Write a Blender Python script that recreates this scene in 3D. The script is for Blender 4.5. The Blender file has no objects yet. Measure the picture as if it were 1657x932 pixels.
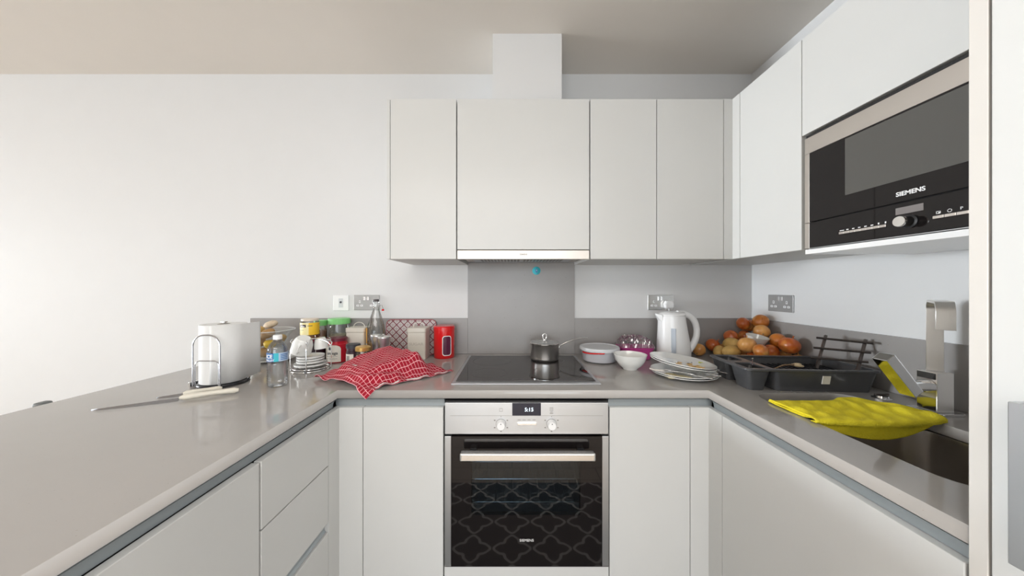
import bpy, bmesh, math, random
from mathutils import Vector, Matrix, Euler
random.seed(7)
PI = math.pi
SC = bpy.context.scene
C = SC.collection

# ------------------------------------------------------------------ camera, light, exposure
CZ = 1.30                      # eye height
ZT = 0.926                     # worktop surface
cam_d = bpy.data.cameras.new('camera'); cam = bpy.data.objects.new('camera', cam_d); C.objects.link(cam)
cam_d.sensor_width = 36; cam_d.lens = 36 * 497 / 1657; cam_d.clip_start = .02
cam.location = (0, 0, CZ); cam.rotation_euler = (PI / 2, 0, 0)
SC.camera = cam
SC.view_settings.view_transform = 'Standard'; SC.view_settings.look = 'None'
SC.view_settings.gamma = 1; SC.view_settings.use_curve_mapping = False
SC.view_settings.exposure = 0.04
world = bpy.data.worlds.new('world'); SC.world = world; world.use_nodes = True
wn = world.node_tree.nodes; wl = world.node_tree.links
bg = wn['Background']
sky = wn.new('ShaderNodeTexSky'); sky.sky_type = 'HOSEK_WILKIE'; sky.turbidity = 4; sky.sun_direction = (-.5, -.6, .6)
wl.new(sky.outputs[0], bg.inputs[0]); bg.inputs[1].default_value = 0.8

def area(name, loc, rot, sx, sy, power, color):
    d = bpy.data.lights.new(name, 'AREA'); d.shape = 'RECTANGLE'; d.size = sx; d.size_y = sy
    d.energy = power; d.color = color
    o = bpy.data.objects.new(name, d); C.objects.link(o); o.location = loc; o.rotation_euler = rot
    return o
# daylight entering by the big left window and the window behind the camera
area('window_daylight', (-13.86, .25, 1.42), (0, -PI / 2, 0), 1.7, 2.7, 1220, (.87, .94, 1.0))
area('balcony_daylight', (-.6, -5.36, 1.15), (PI / 2, 0, 0), 3.4, 2.1, 112, (.87, .94, 1.0))
# added fill light below the ceiling, unseen behind the camera, to even out brightness
area('ceiling_fill', (-.2, -1.7, 2.50), (0, 0, 0), 2.6, 1.6, 66, (1.0, .97, .95))

# ------------------------------------------------------------------ materials
MATS = {}
def mat(name, col, rough=.5, metal=0, noise=0, nscale=8, trans=0, ior=1.45, coat=0, bump=0, bscale=60, spec=.5, sss=0, emit=None, es=0):
    m = bpy.data.materials.new(name); m.use_nodes = True
    nt = m.node_tree; b = nt.nodes['Principled BSDF']
    b.inputs['Base Color'].default_value = (*col, 1)
    b.inputs['Roughness'].default_value = rough; b.inputs['Metallic'].default_value = metal
    b.inputs['Transmission Weight'].default_value = trans; b.inputs['IOR'].default_value = ior
    b.inputs['Coat Weight'].default_value = coat; b.inputs['Coat Roughness'].default_value = .08
    b.inputs['Specular IOR Level'].default_value = spec
    if sss: b.inputs['Subsurface Weight'].default_value = sss; b.inputs['Subsurface Scale'].default_value = .01
    if emit: b.inputs['Emission Color'].default_value = (*emit, 1); b.inputs['Emission Strength'].default_value = es
    tc = nt.nodes.new('ShaderNodeTexCoord')
    n = nt.nodes.new('ShaderNodeTexNoise'); n.inputs['Scale'].default_value = nscale; n.inputs['Detail'].default_value = 4
    nt.links.new(tc.outputs['Object'], n.inputs['Vector'])
    mx = nt.nodes.new('ShaderNodeMix'); mx.data_type = 'RGBA'
    k = noise if noise else .015
    mx.inputs[6].default_value = (*[c * (1 - k) for c in col], 1); mx.inputs[7].default_value = (*[min(1, c * (1 + k)) for c in col], 1)
    nt.links.new(n.outputs['Fac'], mx.inputs[0]); nt.links.new(mx.outputs[2], b.inputs['Base Color'])
    if bump:
        n2 = nt.nodes.new('ShaderNodeTexNoise'); n2.inputs['Scale'].default_value = bscale; n2.inputs['Detail'].default_value = 3
        nt.links.new(tc.outputs['Object'], n2.inputs['Vector'])
        bp = nt.nodes.new('ShaderNodeBump'); bp.inputs['Strength'].default_value = bump; bp.inputs['Distance'].default_value = .002
        nt.links.new(n2.outputs['Fac'], bp.inputs['Height']); nt.links.new(bp.outputs[0], b.inputs['Normal'])
    MATS[name] = m
    return m

def clear(name, col, rough=.02, glossy=.12, tint=1.0):
    """thin clear sheet: mostly see-through with a Fresnel sheen"""
    m = bpy.data.materials.new(name); m.use_nodes = True; nt = m.node_tree; nt.nodes.clear()
    out = nt.nodes.new('ShaderNodeOutputMaterial'); mix = nt.nodes.new('ShaderNodeMixShader')
    t = nt.nodes.new('ShaderNodeBsdfTransparent'); t.inputs[0].default_value = (*col, 1)
    g = nt.nodes.new('ShaderNodeBsdfGlossy'); g.inputs['Roughness'].default_value = rough
    lw = nt.nodes.new('ShaderNodeLayerWeight'); lw.inputs[0].default_value = .35
    mt = nt.nodes.new('ShaderNodeMath'); mt.operation = 'MULTIPLY_ADD'; mt.inputs[1].default_value = .7 if tint == 1 else tint; mt.inputs[2].default_value = glossy
    nt.links.new(lw.outputs['Fresnel'], mt.inputs[0]); nt.links.new(mt.outputs[0], mix.inputs[0])
    nt.links.new(t.outputs[0], mix.inputs[1]); nt.links.new(g.outputs[0], mix.inputs[2]); nt.links.new(mix.outputs[0], out.inputs[0])
    MATS[name] = m
    return m

def N(m, t): return m.node_tree.nodes.new(t)
def L(m, a, b): m.node_tree.links.new(a, b)
def BS(m): return m.node_tree.nodes['Principled BSDF']

wall_m = mat('wall_paint', (.71, .71, .71), .6, bump=.05, bscale=120)
ceil_m = mat('ceiling_paint', (.78, .735, .68), .7)
cab_m = mat('cabinet_lacquer', (.655, .655, .64), .3, coat=.05, spec=.4)
carc_m = mat('cabinet_carcass', (.60, .60, .58), .45)
gap_m = mat('shadow_gap', (.05, .05, .05), .6)
tallp_m = mat('cream_panel', (.66, .63, .59), .35)
grip_m = mat('brushed_grip_rail', (.42, .46, .48), .38, metal=.6)
steel_m = mat('brushed_steel', (.58, .595, .61), .36, metal=1, noise=.06, nscale=4)
warmsteel_m = mat('warm_steel', (.60, .555, .51), .42, metal=1)
satin_m = mat('satin_chrome', (.90, .88, .85), .30, metal=1)
chrome_m = mat('chrome', (.80, .80, .80), .07, metal=1)
polish_m = mat('polished_steel', (.84, .83, .81), .2, metal=1)
blade_m = mat('blade_steel', (.33, .33, .35), .22, metal=1)
arch_m = mat('arch_steel', (.46, .46, .48), .18, metal=1)
sock_m = mat('satin_socket_steel', (.40, .395, .39), .38, metal=.5)
darkmetal_m = mat('dark_bronze_metal', (.13, .11, .10), .35, metal=.8)
blackglass_m = mat('black_glass', (.010, .008, .008), .03, spec=.45)
hobglass_m = mat('hob_glass', (.022, .018, .018), .04, spec=.7)
black_m = mat('black_plastic', (.02, .02, .022), .4)
white_m = mat('white_plastic', (.86, .86, .86), .25, coat=.2)
cer_m = mat('white_ceramic', (.85, .85, .82), .10, coat=.5)
paper_m = mat('paper', (.80, .80, .79), .8, bump=.25, bscale=90)
cream_m = mat('cream_enamel', (.70, .66, .58), .35, coat=.2)
red_m = mat('red_enamel', (.72, .012, .015), .22, coat=.4)
green_m = mat('green_plastic', (.22, .62, .20), .35)
gold_m = mat('gold_lid', (.70, .44, .14), .3, metal=.6)
darkplum_m = mat('dark_plum', (.045, .02, .03), .3)
plum_m = mat('plum_lid', (.16, .02, .04), .3)
redjar_m = mat('red_sauce', (.50, .015, .03), .2)
brown_m = mat('brown_contents', (.30, .15, .07), .6, noise=.4, nscale=60)
yellow_m = mat('yellow_label', (.88, .55, .03), .4)
paleyel_m = mat('pale_yellow_label', (.90, .80, .42), .4)
labelcream_m = mat('cream_label', (.82, .77, .68), .5)
orange_m = mat('orange_label', (.80, .42, .08), .5)
blue_m = mat('blue_label', (.03, .16, .45), .4)
teal_m = mat('teal_label', (.05, .50, .60), .4)
silverprint_m = mat('white_print', (.88, .88, .88), .4)
darkprint_m = mat('dark_print', (.05, .05, .06), .5)
greyprint_m = mat('grey_print', (.25, .24, .23), .5)
tray_m = mat('grey_tray_plastic', (.075, .076, .080), .28, coat=.1)
ink_m = mat('socket_white', (.85, .85, .85), .3)
pink_m = mat('pink_tray_plastic', (.80, .06, .38), .25)
sinksteel_m = mat('sink_steel', (.50, .47, .44), .28, metal=1, noise=.05)
wood_m = mat('wood_stick', (.35, .22, .12), .6)
garlic_m = mat('garlic', (.70, .55, .33), .6)
display_m = mat('display_panel', (.02, .02, .035), .08)
digit_m = mat('display_digits', (.8, .9, 1), .3, emit=(.75, .88, 1), es=1.6)
mwdisp_m = mat('microwave_display', (.22, .20, .195), .2)
mwwin_m = mat('microwave_window', (.095, .092, .085), .05, spec=.5)
enam_m = mat('oven_enamel', (.10, .14, .17), .4)
foam_m = mat('rubber_seal', (.10, .09, .09), .7)
frost_m = mat('frosted_plastic', (.82, .82, .84), .35, trans=.45)
frostb_m = mat('frosted_body', (.80, .80, .84), .35, trans=.45)
glass_m = clear('clear_glass', (.94, .95, .95), .02, .04)
pet_m = clear('bottle_plastic', (.93, .95, .97), .04, .07)
film_m = clear('cling_film', (.90, .90, .92), .08, .25)
ovenglass_m = clear('oven_glass', (.46, .52, .56), .01, .02)
pane_m = clear('window_pane', (.97, .98, .98), .01, .0)
fabricgrey_m = mat('grey_chair', (.16, .17, .17), .5)

# worktop quartz: warm grey with very fine flecks
quartz_m = mat('grey_quartz', (.40, .38, .36), .085, noise=.06, nscale=3, spec=.6)
def flecks(m, col, amount, scale):
    nt = m.node_tree; b = BS(m); src = b.inputs['Base Color'].links[0].from_socket
    tc = N(m, 'ShaderNodeTexCoord'); v = N(m, 'ShaderNodeTexVoronoi'); v.inputs['Scale'].default_value = scale
    L(m, tc.outputs['Object'], v.inputs['Vector'])
    lt = N(m, 'ShaderNodeMath'); lt.operation = 'LESS_THAN'; lt.inputs[1].default_value = amount; L(m, v.outputs['Distance'], lt.inputs[0])
    mx = N(m, 'ShaderNodeMix'); mx.data_type = 'RGBA'; mx.inputs[7].default_value = (*col, 1)
    L(m, lt.outputs[0], mx.inputs[0]); L(m, src, mx.inputs[6]); L(m, mx.outputs[2], b.inputs['Base Color'])
flecks(quartz_m, (.34, .31, .28), .05, 55)
splash_m = mat('grey_quartz_splashback', (.32, .305, .295), .25, noise=.10, nscale=5)
flecks(splash_m, (.29, .27, .255), .07, 22)

# wood floor
floor_m = mat('oak_floor', (.30, .19, .11), .35, noise=.2, nscale=3)
def planks(m):
    b = BS(m); tc = N(m, 'ShaderNodeTexCoord'); br = N(m, 'ShaderNodeTexBrick')
    br.inputs['Scale'].default_value = 1; br.inputs['Brick Width'].default_value = 1.2; br.inputs['Row Height'].default_value = .14
    br.inputs['Mortar Size'].default_value = .002
    br.inputs['Color1'].default_value = (.62, .52, .42, 1); br.inputs['Color2'].default_value = (.56, .465, .37, 1); br.inputs['Mortar'].default_value = (.1, .06, .03, 1)
    L(m, tc.outputs['Object'], br.inputs['Vector']); L(m, br.outputs['Color'], b.inputs['Base Color'])
planks(floor_m)

# lattice kitchen mat (seen mirrored in the oven door)
mat_m = mat('lattice_mat', (.04, .04, .04), .9)
def lattice(m, period, lw, dark, light):
    b = BS(m); tc = N(m, 'ShaderNodeTexCoord'); sp = N(m, 'ShaderNodeSeparateXYZ'); L(m, tc.outputs['Object'], sp.inputs[0])
    def mth(op, a, bb=None, c=None):
        n = N(m, 'ShaderNodeMath'); n.operation = op
        for i, v in enumerate((a, bb, c)):
            if v is None: continue
            if isinstance(v, (int, float)): n.inputs[i].default_value = v
            else: L(m, v, n.inputs[i])
        return n.outputs[0]
    k = 2 * PI / period
    x = mth('MULTIPLY', sp.outputs[0], k); y = mth('MULTIPLY', sp.outputs[1], k * 1.15)
    cx = mth('COSINE', x); cy = mth('COSINE', y)
    c3x = mth('COSINE', mth('MULTIPLY', x, 3)); c3y = mth('COSINE', mth('MULTIPLY', y, 3))
    f = mth('ADD', mth('ADD', cx, cy), mth('MULTIPLY', mth('ADD', c3x, c3y), .30))
    gx = mth('ADD', mth('SINE', x), mth('MULTIPLY', mth('SINE', mth('MULTIPLY', x, 3)), .9)); gy = mth('ADD', mth('SINE', y), mth('MULTIPLY', mth('SINE', mth('MULTIPLY', y, 3)), .9))
    gr = mth('SQRT', mth('ADD', mth('ADD', mth('MULTIPLY', gx, gx), mth('MULTIPLY', gy, gy)), .12))
    f = mth('LESS_THAN', mth('DIVIDE', mth('ABSOLUTE', mth('SUBTRACT', f, .12)), gr), lw)
    mx = N(m, 'ShaderNodeMix'); mx.data_type = 'RGBA'; mx.inputs[6].default_value = (*dark, 1); mx.inputs[7].default_value = (*light, 1)
    L(m, f, mx.inputs[0]); L(m, mx.outputs[2], b.inputs['Base Color'])
lattice(mat_m, .20, .20, (.09, .09, .09), (.85, .83, .80))

# gingham-like tea towel: red with a fine white grid (UV space)
towel_m = mat('red_check_cloth', (.55, .02, .05), .9, bump=.3, bscale=400)
def checks(m, nx, ny, w, base, line, mid):
    b = BS(m); uv = N(m, 'ShaderNodeTexCoord'); sp = N(m, 'ShaderNodeSeparateXYZ'); L(m, uv.outputs['UV'], sp.inputs[0])
    outs = []
    for i, n in ((0, nx), (1, ny)):
        a = N(m, 'ShaderNodeMath'); a.operation = 'MULTIPLY'; a.inputs[1].default_value = n; L(m, sp.outputs[i], a.inputs[0])
        fr = N(m, 'ShaderNodeMath'); fr.operation = 'FRACT'; L(m, a.outputs[0], fr.inputs[0])
        lt = N(m, 'ShaderNodeMath'); lt.operation = 'LESS_THAN'; lt.inputs[1].default_value = w; L(m, fr.outputs[0], lt.inputs[0])
        outs.append(lt.outputs[0])
    mxx = N(m, 'ShaderNodeMath'); mxx.operation = 'MAXIMUM'; L(m, outs[0], mxx.inputs[0]); L(m, outs[1], mxx.inputs[1])
    mx = N(m, 'ShaderNodeMix'); mx.data_type = 'RGBA'; mx.inputs[6].default_value = (*base, 1); mx.inputs[7].default_value = (*line, 1)
    L(m, mxx.outputs[0], mx.inputs[0]); L(m, mx.outputs[2], b.inputs['Base Color'])
checks(towel_m, 26, 26, .115, (.35, .006, .022), (.85, .42, .46), None)
stripe_m = mat('white_cloth_hem', (.85, .80, .78), .9)
yellowcloth_m = mat('yellow_microfibre', (.90, .76, .03), .95, noise=.10, nscale=30, bump=1.0, bscale=260)

# diamond lattice tray: white with brown-red diagonals and small crosses
trayart_m = mat('diamond_tray', (.8, .78, .74), .3)
def diamonds(m, n):
    b = BS(m); tc = N(m, 'ShaderNodeTexCoord'); sp = N(m, 'ShaderNodeSeparateXYZ'); L(m, tc.outputs['Object'], sp.inputs[0])
    def mth(op, a, bb=None):
        q = N(m, 'ShaderNodeMath'); q.operation = op
        for i, v in enumerate((a, bb)):
            if v is None: continue
            if isinstance(v, (int, float)): q.inputs[i].default_value = v
            else: L(m, v, q.inputs[i])
        return q.outputs[0]
    x = mth('MULTIPLY', sp.outputs[0], n); z = mth('MULTIPLY', sp.outputs[2], n)
    u = mth('ABSOLUTE', mth('SUBTRACT', mth('FRACT', mth('ADD', x, z)), .5)); v = mth('ABSOLUTE', mth('SUBTRACT', mth('FRACT', mth('SUBTRACT', x, z)), .5))
    line = mth('GREATER_THAN', mth('MAXIMUM', u, v), .42)
    xx = mth('ABSOLUTE', mth('SUBTRACT', u, v)); pet = mth('MULTIPLY', mth('LESS_THAN', xx, .035), mth('LESS_THAN', mth('MAXIMUM', u, v), .36))
    m1 = N(m, 'ShaderNodeMix'); m1.data_type = 'RGBA'; m1.inputs[6].default_value = (.58, .53, .52, 1); m1.inputs[7].default_value = (.25, .12, .12, 1)
    L(m, pet, m1.inputs[0])
    m2 = N(m, 'ShaderNodeMix'); m2.data_type = 'RGBA'; m2.inputs[7].default_value = (.19, .02, .035, 1)
    L(m, line, m2.inputs[0]); L(m, m1.outputs[2], m2.inputs[6]); L(m, m2.outputs[2], b.inputs['Base Color'])
diamonds(trayart_m, 24)

# onion skin: vertical streaks, paler towards tip and root
def onion_mat(name, c1, c2, c3):
    m = mat(name, c1, .28, coat=.25, spec=.6)
    b = BS(m); tc = N(m, 'ShaderNodeTexCoord'); mp = N(m, 'ShaderNodeMapping'); mp.inputs['Scale'].default_value = (1, 1, .12)
    L(m, tc.outputs['Object'], mp.inputs[0]); n = N(m, 'ShaderNodeTexNoise'); n.inputs['Scale'].default_value = 90; n.inputs['Detail'].default_value = 3
    L(m, mp.outputs[0], n.inputs['Vector'])
    n2 = N(m, 'ShaderNodeTexNoise'); n2.inputs['Scale'].default_value = 22; L(m, tc.outputs['Object'], n2.inputs['Vector'])
    a = N(m, 'ShaderNodeMix'); a.data_type = 'RGBA'; a.inputs[6].default_value = (*c1, 1); a.inputs[7].default_value = (*c2, 1); L(m, n.outputs['Fac'], a.inputs[0])
    r = N(m, 'ShaderNodeValToRGB'); r.color_ramp.elements[0].position = .52; r.color_ramp.elements[1].position = .68; L(m, n2.outputs['Fac'], r.inputs[0])
    c = N(m, 'ShaderNodeMix'); c.data_type = 'RGBA'; c.inputs[7].default_value = (*c3, 1); L(m, a.outputs[2], c.inputs[6]); L(m, r.outputs[0], c.inputs[0])
    L(m, c.outputs[2], b.inputs['Base Color'])
    return m
onion1 = onion_mat('onion_skin', (.50, .12, .015), (.72, .26, .04), (.78, .40, .12))
onion2 = onion_mat('pale_onion_skin', (.68, .30, .08), (.80, .43, .13), (.62, .26, .07))
onion3 = onion_mat('red_brown_onion_skin', (.42, .07, .012), (.60, .15, .025), (.66, .24, .05))
potato_m = mat('potato_skin', (.60, .38, .12), .6, noise=.25, nscale=40, bump=.4, bscale=120)
potato2_m = mat('brown_potato_skin', (.40, .23, .09), .6, noise=.3, nscale=40, bump=.4, bscale=120)
lemon_m = mat('lemon_skin', (.80, .52, .04), .4, bump=.2, bscale=200)
ginger_m = mat('pale_root', (.62, .50, .36), .6, noise=.3, nscale=60)
sauce_m = mat('food_sauce', (.62, .40, .16), .4, noise=.4, nscale=50)
crumb_m = mat('food_scraps', (.55, .48, .30), .6, noise=.4, nscale=80)
greenbit_m = mat('green_scrap', (.62, .66, .10), .6)

# ------------------------------------------------------------------ mesh helpers
class MB:
    def __init__(s): s.v = []; s.f = []; s.uv = None
    def add(s, vs, fs):
        b = len(s.v); s.v += [tuple(v) for v in vs]; s.f += [tuple(i + b for i in f) for f in fs]; return s
    def box(s, x0, x1, y0, y1, z0, z1):
        v = [(x, y, z) for x in (x0, x1) for y in (y0, y1) for z in (z0, z1)]
        return s.add(v, [(0, 1, 3, 2), (4, 6, 7, 5), (0, 4, 5, 1), (2, 3, 7, 6), (0, 2, 6, 4), (1, 5, 7, 3)])
    def rbox(s, x0, x1, y0, y1, z0, z1, r, seg=5, taper=1.0):
        """box with rounded vertical corners; bottom scaled by taper"""
        pts = rrect(x0, x1, y0, y1, r, seg); cx, cy = (x0 + x1) / 2, (y0 + y1) / 2; n = len(pts)
        lo = [(cx + (p[0] - cx) * taper, cy + (p[1] - cy) * taper, z0) for p in pts]; hi = [(p[0], p[1], z1) for p in pts]
        fs = [(i, (i + 1) % n, n + (i + 1) % n, n + i) for i in range(n)] + [tuple(range(n - 1, -1, -1)), tuple(range(n, 2 * n))]
        return s.add(lo + hi, fs)
    def prism(s, pts, axis, a, b):
        """extrude a 2-D outline along an axis from a to b"""
        n = len(pts)
        def P(p, t): return {'x': (t, p[0], p[1]), 'y': (p[0], t, p[1]), 'z': (p[0], p[1], t)}[axis]
        vs = [P(p, a) for p in pts] + [P(p, b) for p in pts]
        return s.add(vs, [(i, (i + 1) % n, n + (i + 1) % n, n + i) for i in range(n)] + [tuple(range(n - 1, -1, -1)), tuple(range(n, 2 * n))])
    def lathe(s, prof, seg=32, cx=0, cy=0, cz=0, closed=False):
        b = len(s.v); n = len(prof); vs = []; fs = []
        for i in range(seg):
            a = 2 * PI * i / seg
            for r, z in prof: vs.append((cx + r * math.cos(a), cy + r * math.sin(a), cz + z))
        for i in range(seg):
            j = (i + 1) % seg
            for k in range(n - 1 + (1 if closed else 0)):
                k2 = (k + 1) % n
                fs.append((i * n + k, j * n + k, j * n + k2, i * n + k2))
        return s.add(vs, fs)
    def tube(s, pts, r, seg=8, closed=False, caps=True):
        pts = [Vector(p) for p in pts]; n = len(pts); vs = []; fs = []
        rr = r if isinstance(r, (list, tuple)) else [r] * n
        up = None
        for i, p in enumerate(pts):
            a = pts[(i - 1) % n] if (i > 0 or closed) else p; c = pts[(i + 1) % n] if (i < n - 1 or closed) else p
            t = (c - a).normalized()
            if up is None: up = Vector((0, 0, 1)) if abs(t.z) < .9 else Vector((1, 0, 0))
            s1 = t.cross(up).normalized(); u1 = s1.cross(t).normalized(); up = u1
            for k in range(seg):
                q = 2 * PI * k / seg; vs.append(p + s1 * math.cos(q) * rr[i] + u1 * math.sin(q) * rr[i])
        m = n if closed else n - 1
        for i in range(m):
            j = (i + 1) % n
            for k in range(seg):
                k2 = (k + 1) % seg; fs.append((i * seg + k, i * seg + k2, j * seg + k2, j * seg + k))
        if caps and not closed: fs += [tuple(range(seg - 1, -1, -1)), tuple(range((n - 1) * seg, n * seg))]
        return s.add(vs, fs)
    def disc(s, cx, cy, z, r, seg=24, up=True):
        return s.add([(cx + r * math.cos(2 * PI * i / seg), cy + r * math.sin(2 * PI * i / seg), z) for i in range(seg)], [tuple(range(seg))])
    def xf(s, M):
        s.v = [tuple(M @ Vector(v)) for v in s.v]; return s
    def build(s, name, m, parent=None, loc=(0, 0, 0), rot=(0, 0, 0), smooth=True, bevel=0, bseg=2, uv=None, solid=0, sub=0, angle=40):
        me = bpy.data.meshes.new(name); me.from_pydata(s.v, [], s.f)
        bm = bmesh.new(); bm.from_mesh(me); bmesh.ops.recalc_face_normals(bm, faces=bm.faces)
        for e in bm.edges:
            if len(e.link_faces) == 2 and e.calc_face_angle(0) > math.radians(angle): e.smooth = False
        for f in bm.faces: f.smooth = smooth
        if uv:
            l = bm.loops.layers.uv.new('UVMap'); bm.verts.ensure_lookup_table()
            for f in bm.faces:
                for lo in f.loops: lo[l].uv = uv[lo.vert.index]
        bm.to_mesh(me); bm.free()
        me.materials.append(m)
        o = bpy.data.objects.new(name, me); C.objects.link(o); o.location = loc; o.rotation_euler = rot
        if parent: o.parent = parent
        if bevel:
            b = o.modifiers.new('edge', 'BEVEL'); b.width = bevel; b.segments = bseg; b.limit_method = 'ANGLE'; b.angle_limit = math.radians(40)
        if solid:
            b = o.modifiers.new('thick', 'SOLIDIFY'); b.thickness = solid; b.offset = 0
        if sub:
            b = o.modifiers.new('sub', 'SUBSURF'); b.levels = sub; b.render_levels = sub
        return o

def rrect(x0, x1, y0, y1, r, seg=5):
    out = []
    for cx, cy, a0 in ((x1 - r, y1 - r, 0), (x0 + r, y1 - r, 90), (x0 + r, y0 + r, 180), (x1 - r, y0 + r, 270)):
        for i in range(seg + 1):
            a = math.radians(a0 + 90 * i / seg); out.append((cx + r * math.cos(a), cy + r * math.sin(a)))
    return out

def tag(o, label=None, cat=None, group=None, kind=None):
    if label: o['label'] = label
    if cat: o['category'] = cat
    if group: o['group'] = group
    if kind: o['kind'] = kind
    return o
def thing(name, label, cat, loc=(0, 0, 0), rot=(0, 0, 0), group=None):
    o = bpy.data.objects.new(name, None); C.objects.link(o); o.location = loc; o.rotation_euler = rot
    o.empty_display_size = .05
    return tag(o, label, cat, group)
def struct(o): o['kind'] = 'structure'; return o
def copy_tree(o, parent=None):
    c = o.copy(); C.objects.link(c)
    if parent: c.parent = parent
    for ch in [q for q in bpy.data.objects if q.parent == o]: copy_tree(ch, c)
    return c
def Bx(name, m, parent, *d, bevel=.0015, **k): return MB().box(*d).build(name, m, parent, bevel=bevel, smooth=False, **k)

def text(txt, size, m, parent, loc, rot, name='lettering', ext=.0004, sx=1.0, bold=0, align='CENTER', bendr=0):
    cu = bpy.data.curves.new('txt', 'FONT'); cu.body = txt; cu.size = size; cu.align_x = align; cu.align_y = 'CENTER'; cu.extrude = ext; cu.offset = bold
    t = bpy.data.objects.new('txt', cu); C.objects.link(t)
    dg = bpy.context.evaluated_depsgraph_get(); me = bpy.data.meshes.new_from_object(t.evaluated_get(dg))
    bpy.data.objects.remove(t); bpy.data.curves.remove(cu)
    for v in me.vertices:
        v.co.x *= sx
        if bendr:                      # wrap around an upright cylinder of radius bendr (local y is up, z outwards)
            a = v.co.x / bendr; rr = bendr + v.co.z
            v.co = Vector((rr * math.sin(a), v.co.y, rr * math.cos(a) - bendr))
    me.name = name; me.materials.clear(); me.materials.append(m)
    o = bpy.data.objects.new(name, me); C.objects.link(o); o.location = loc; o.rotation_euler = rot
    if parent: o.parent = parent
    return o
FRONT = (PI / 2, 0, 0)              # lettering on a face that looks towards -Y
SIDE = (PI / 2, 0, -PI / 2)         # lettering on a face that looks towards -X

# ------------------------------------------------------------------ the room
WX0, WX1, WY0, WY1, ZC = -14.0, 1.37, -5.5, 1.755, 2.522
struct(Bx('floor', floor_m, None, WX0 - .2, WX1 + .2, WY0 - .2, WY1 + .2, -.1, 0, bevel=0))
struct(Bx('ceiling', ceil_m, None, WX0 - .2, WX1 + .2, WY0 - .2, WY1 + .2, ZC, ZC + .1, bevel=0))
struct(Bx('wall_back', wall_m, None, WX0 - .2, WX1 + .2, WY1, WY1 + .15, 0, ZC, bevel=0))
struct(Bx('wall_right', wall_m, None, WX1, WX1 + .15, WY0 - .2, WY1, 0, ZC, bevel=0))
# left wall with a wide window, rear wall with balcony window
m = MB(); wz0, wz1, wy0, wy1 = .55, 2.30, -1.15, 1.65
m.box(WX0 - .2, WX0, WY0 - .2, wy0, 0, ZC).box(WX0 - .2, WX0, wy1, WY1, 0, ZC).box(WX0 - .2, WX0, wy0, wy1, 0, wz0).box(WX0 - .2, WX0, wy0, wy1, wz1, ZC)
struct(m.build('wall_left', wall_m, None, smooth=False))
m = MB(); rx0, rx1, rz0, rz1 = -2.35, 1.15, .08, 2.25
m.box(WX0, rx0, WY0 - .2, WY0, 0, ZC).box(rx1, WX1, WY0 - .2, WY0, 0, ZC).box(rx0, rx1, WY0 - .2, WY0, 0, rz0).box(rx0, rx1, WY0 - .2, WY0, rz1, ZC)
struct(m.build('wall_rear', wall_m, None, smooth=False))
def window(n, axis, fix, a0, a1, z0, z1, div):
    m = MB(); w = .05
    def bx(p0, p1, q0, q1):
        if axis == 'x': m.box(fix - .06, fix - .01, p0, p1, q0, q1)
        else: m.box(p0, p1, fix - .06, fix - .01, q0, q1)
    bx(a0, a1, z0, z0 + w); bx(a0, a1, z1 - w, z1); bx(a0, a0 + w, z0, z1); bx(a1 - w, a1, z0, z1)
    for i in range(1, div):
        c = a0 + (a1 - a0) * i / div; bx(c - w / 2, c + w / 2, z0, z1)
    fr = struct(m.build('window_%d' % n, gap_m, None, smooth=False))
    g = MB()
    if axis == 'x': g.box(fix - .04, fix - .034, a0, a1, z0, z1)
    else: g.box(a0, a1, fix - .04, fix - .034, z0, z1)
    g.build('pane', pane_m, fr, smooth=False)
window(1, 'x', WX0, wy0, wy1, wz0, wz1, 3)
window(2, 'y', WY0, rx0, rx1, rz0, rz1, 3)
# boxed-in flue above the hood
struct(Bx('trim_1', wall_m, None, -.093, .239, 1.475, WY1 - .001, 2.157, ZC - .0005, bevel=0))
m = MB().box(-13.99, -1.52, WY1 - .015, WY1 - .001, 0, .1); struct(m.build('baseboard_back', white_m, None, smooth=False))

# splashback and upstands
UF = 1.743
m = MB().box(-.251, .356, UF, WY1 - .0005, ZT + .0005, 1.4445)
sp = m.build('splashback', splash_m, None, smooth=False, bevel=.0008)
tag(sp, 'tall grey stone splashback panel behind the hob', 'splashback')
us = thing('upstand', 'low grey stone upstand strip running round the worktop against the walls', 'upstand', (0, 0, 0))
Bx('upstand_strip', splash_m, us, -1.486, -.2515, UF, WY1 - .0005, ZT + .0005, ZT + .202, bevel=.0008)
Bx('upstand_strip', splash_m, us, .3565, WX1 - .0005, UF, WY1 - .0005, ZT + .0005, ZT + .202, bevel=.0008)
Bx('upstand_strip', splash_m, us, WX1 - .012, WX1 - .0005, .484, UF - .0005, ZT + .0005, ZT + .202, bevel=.0008)

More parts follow.
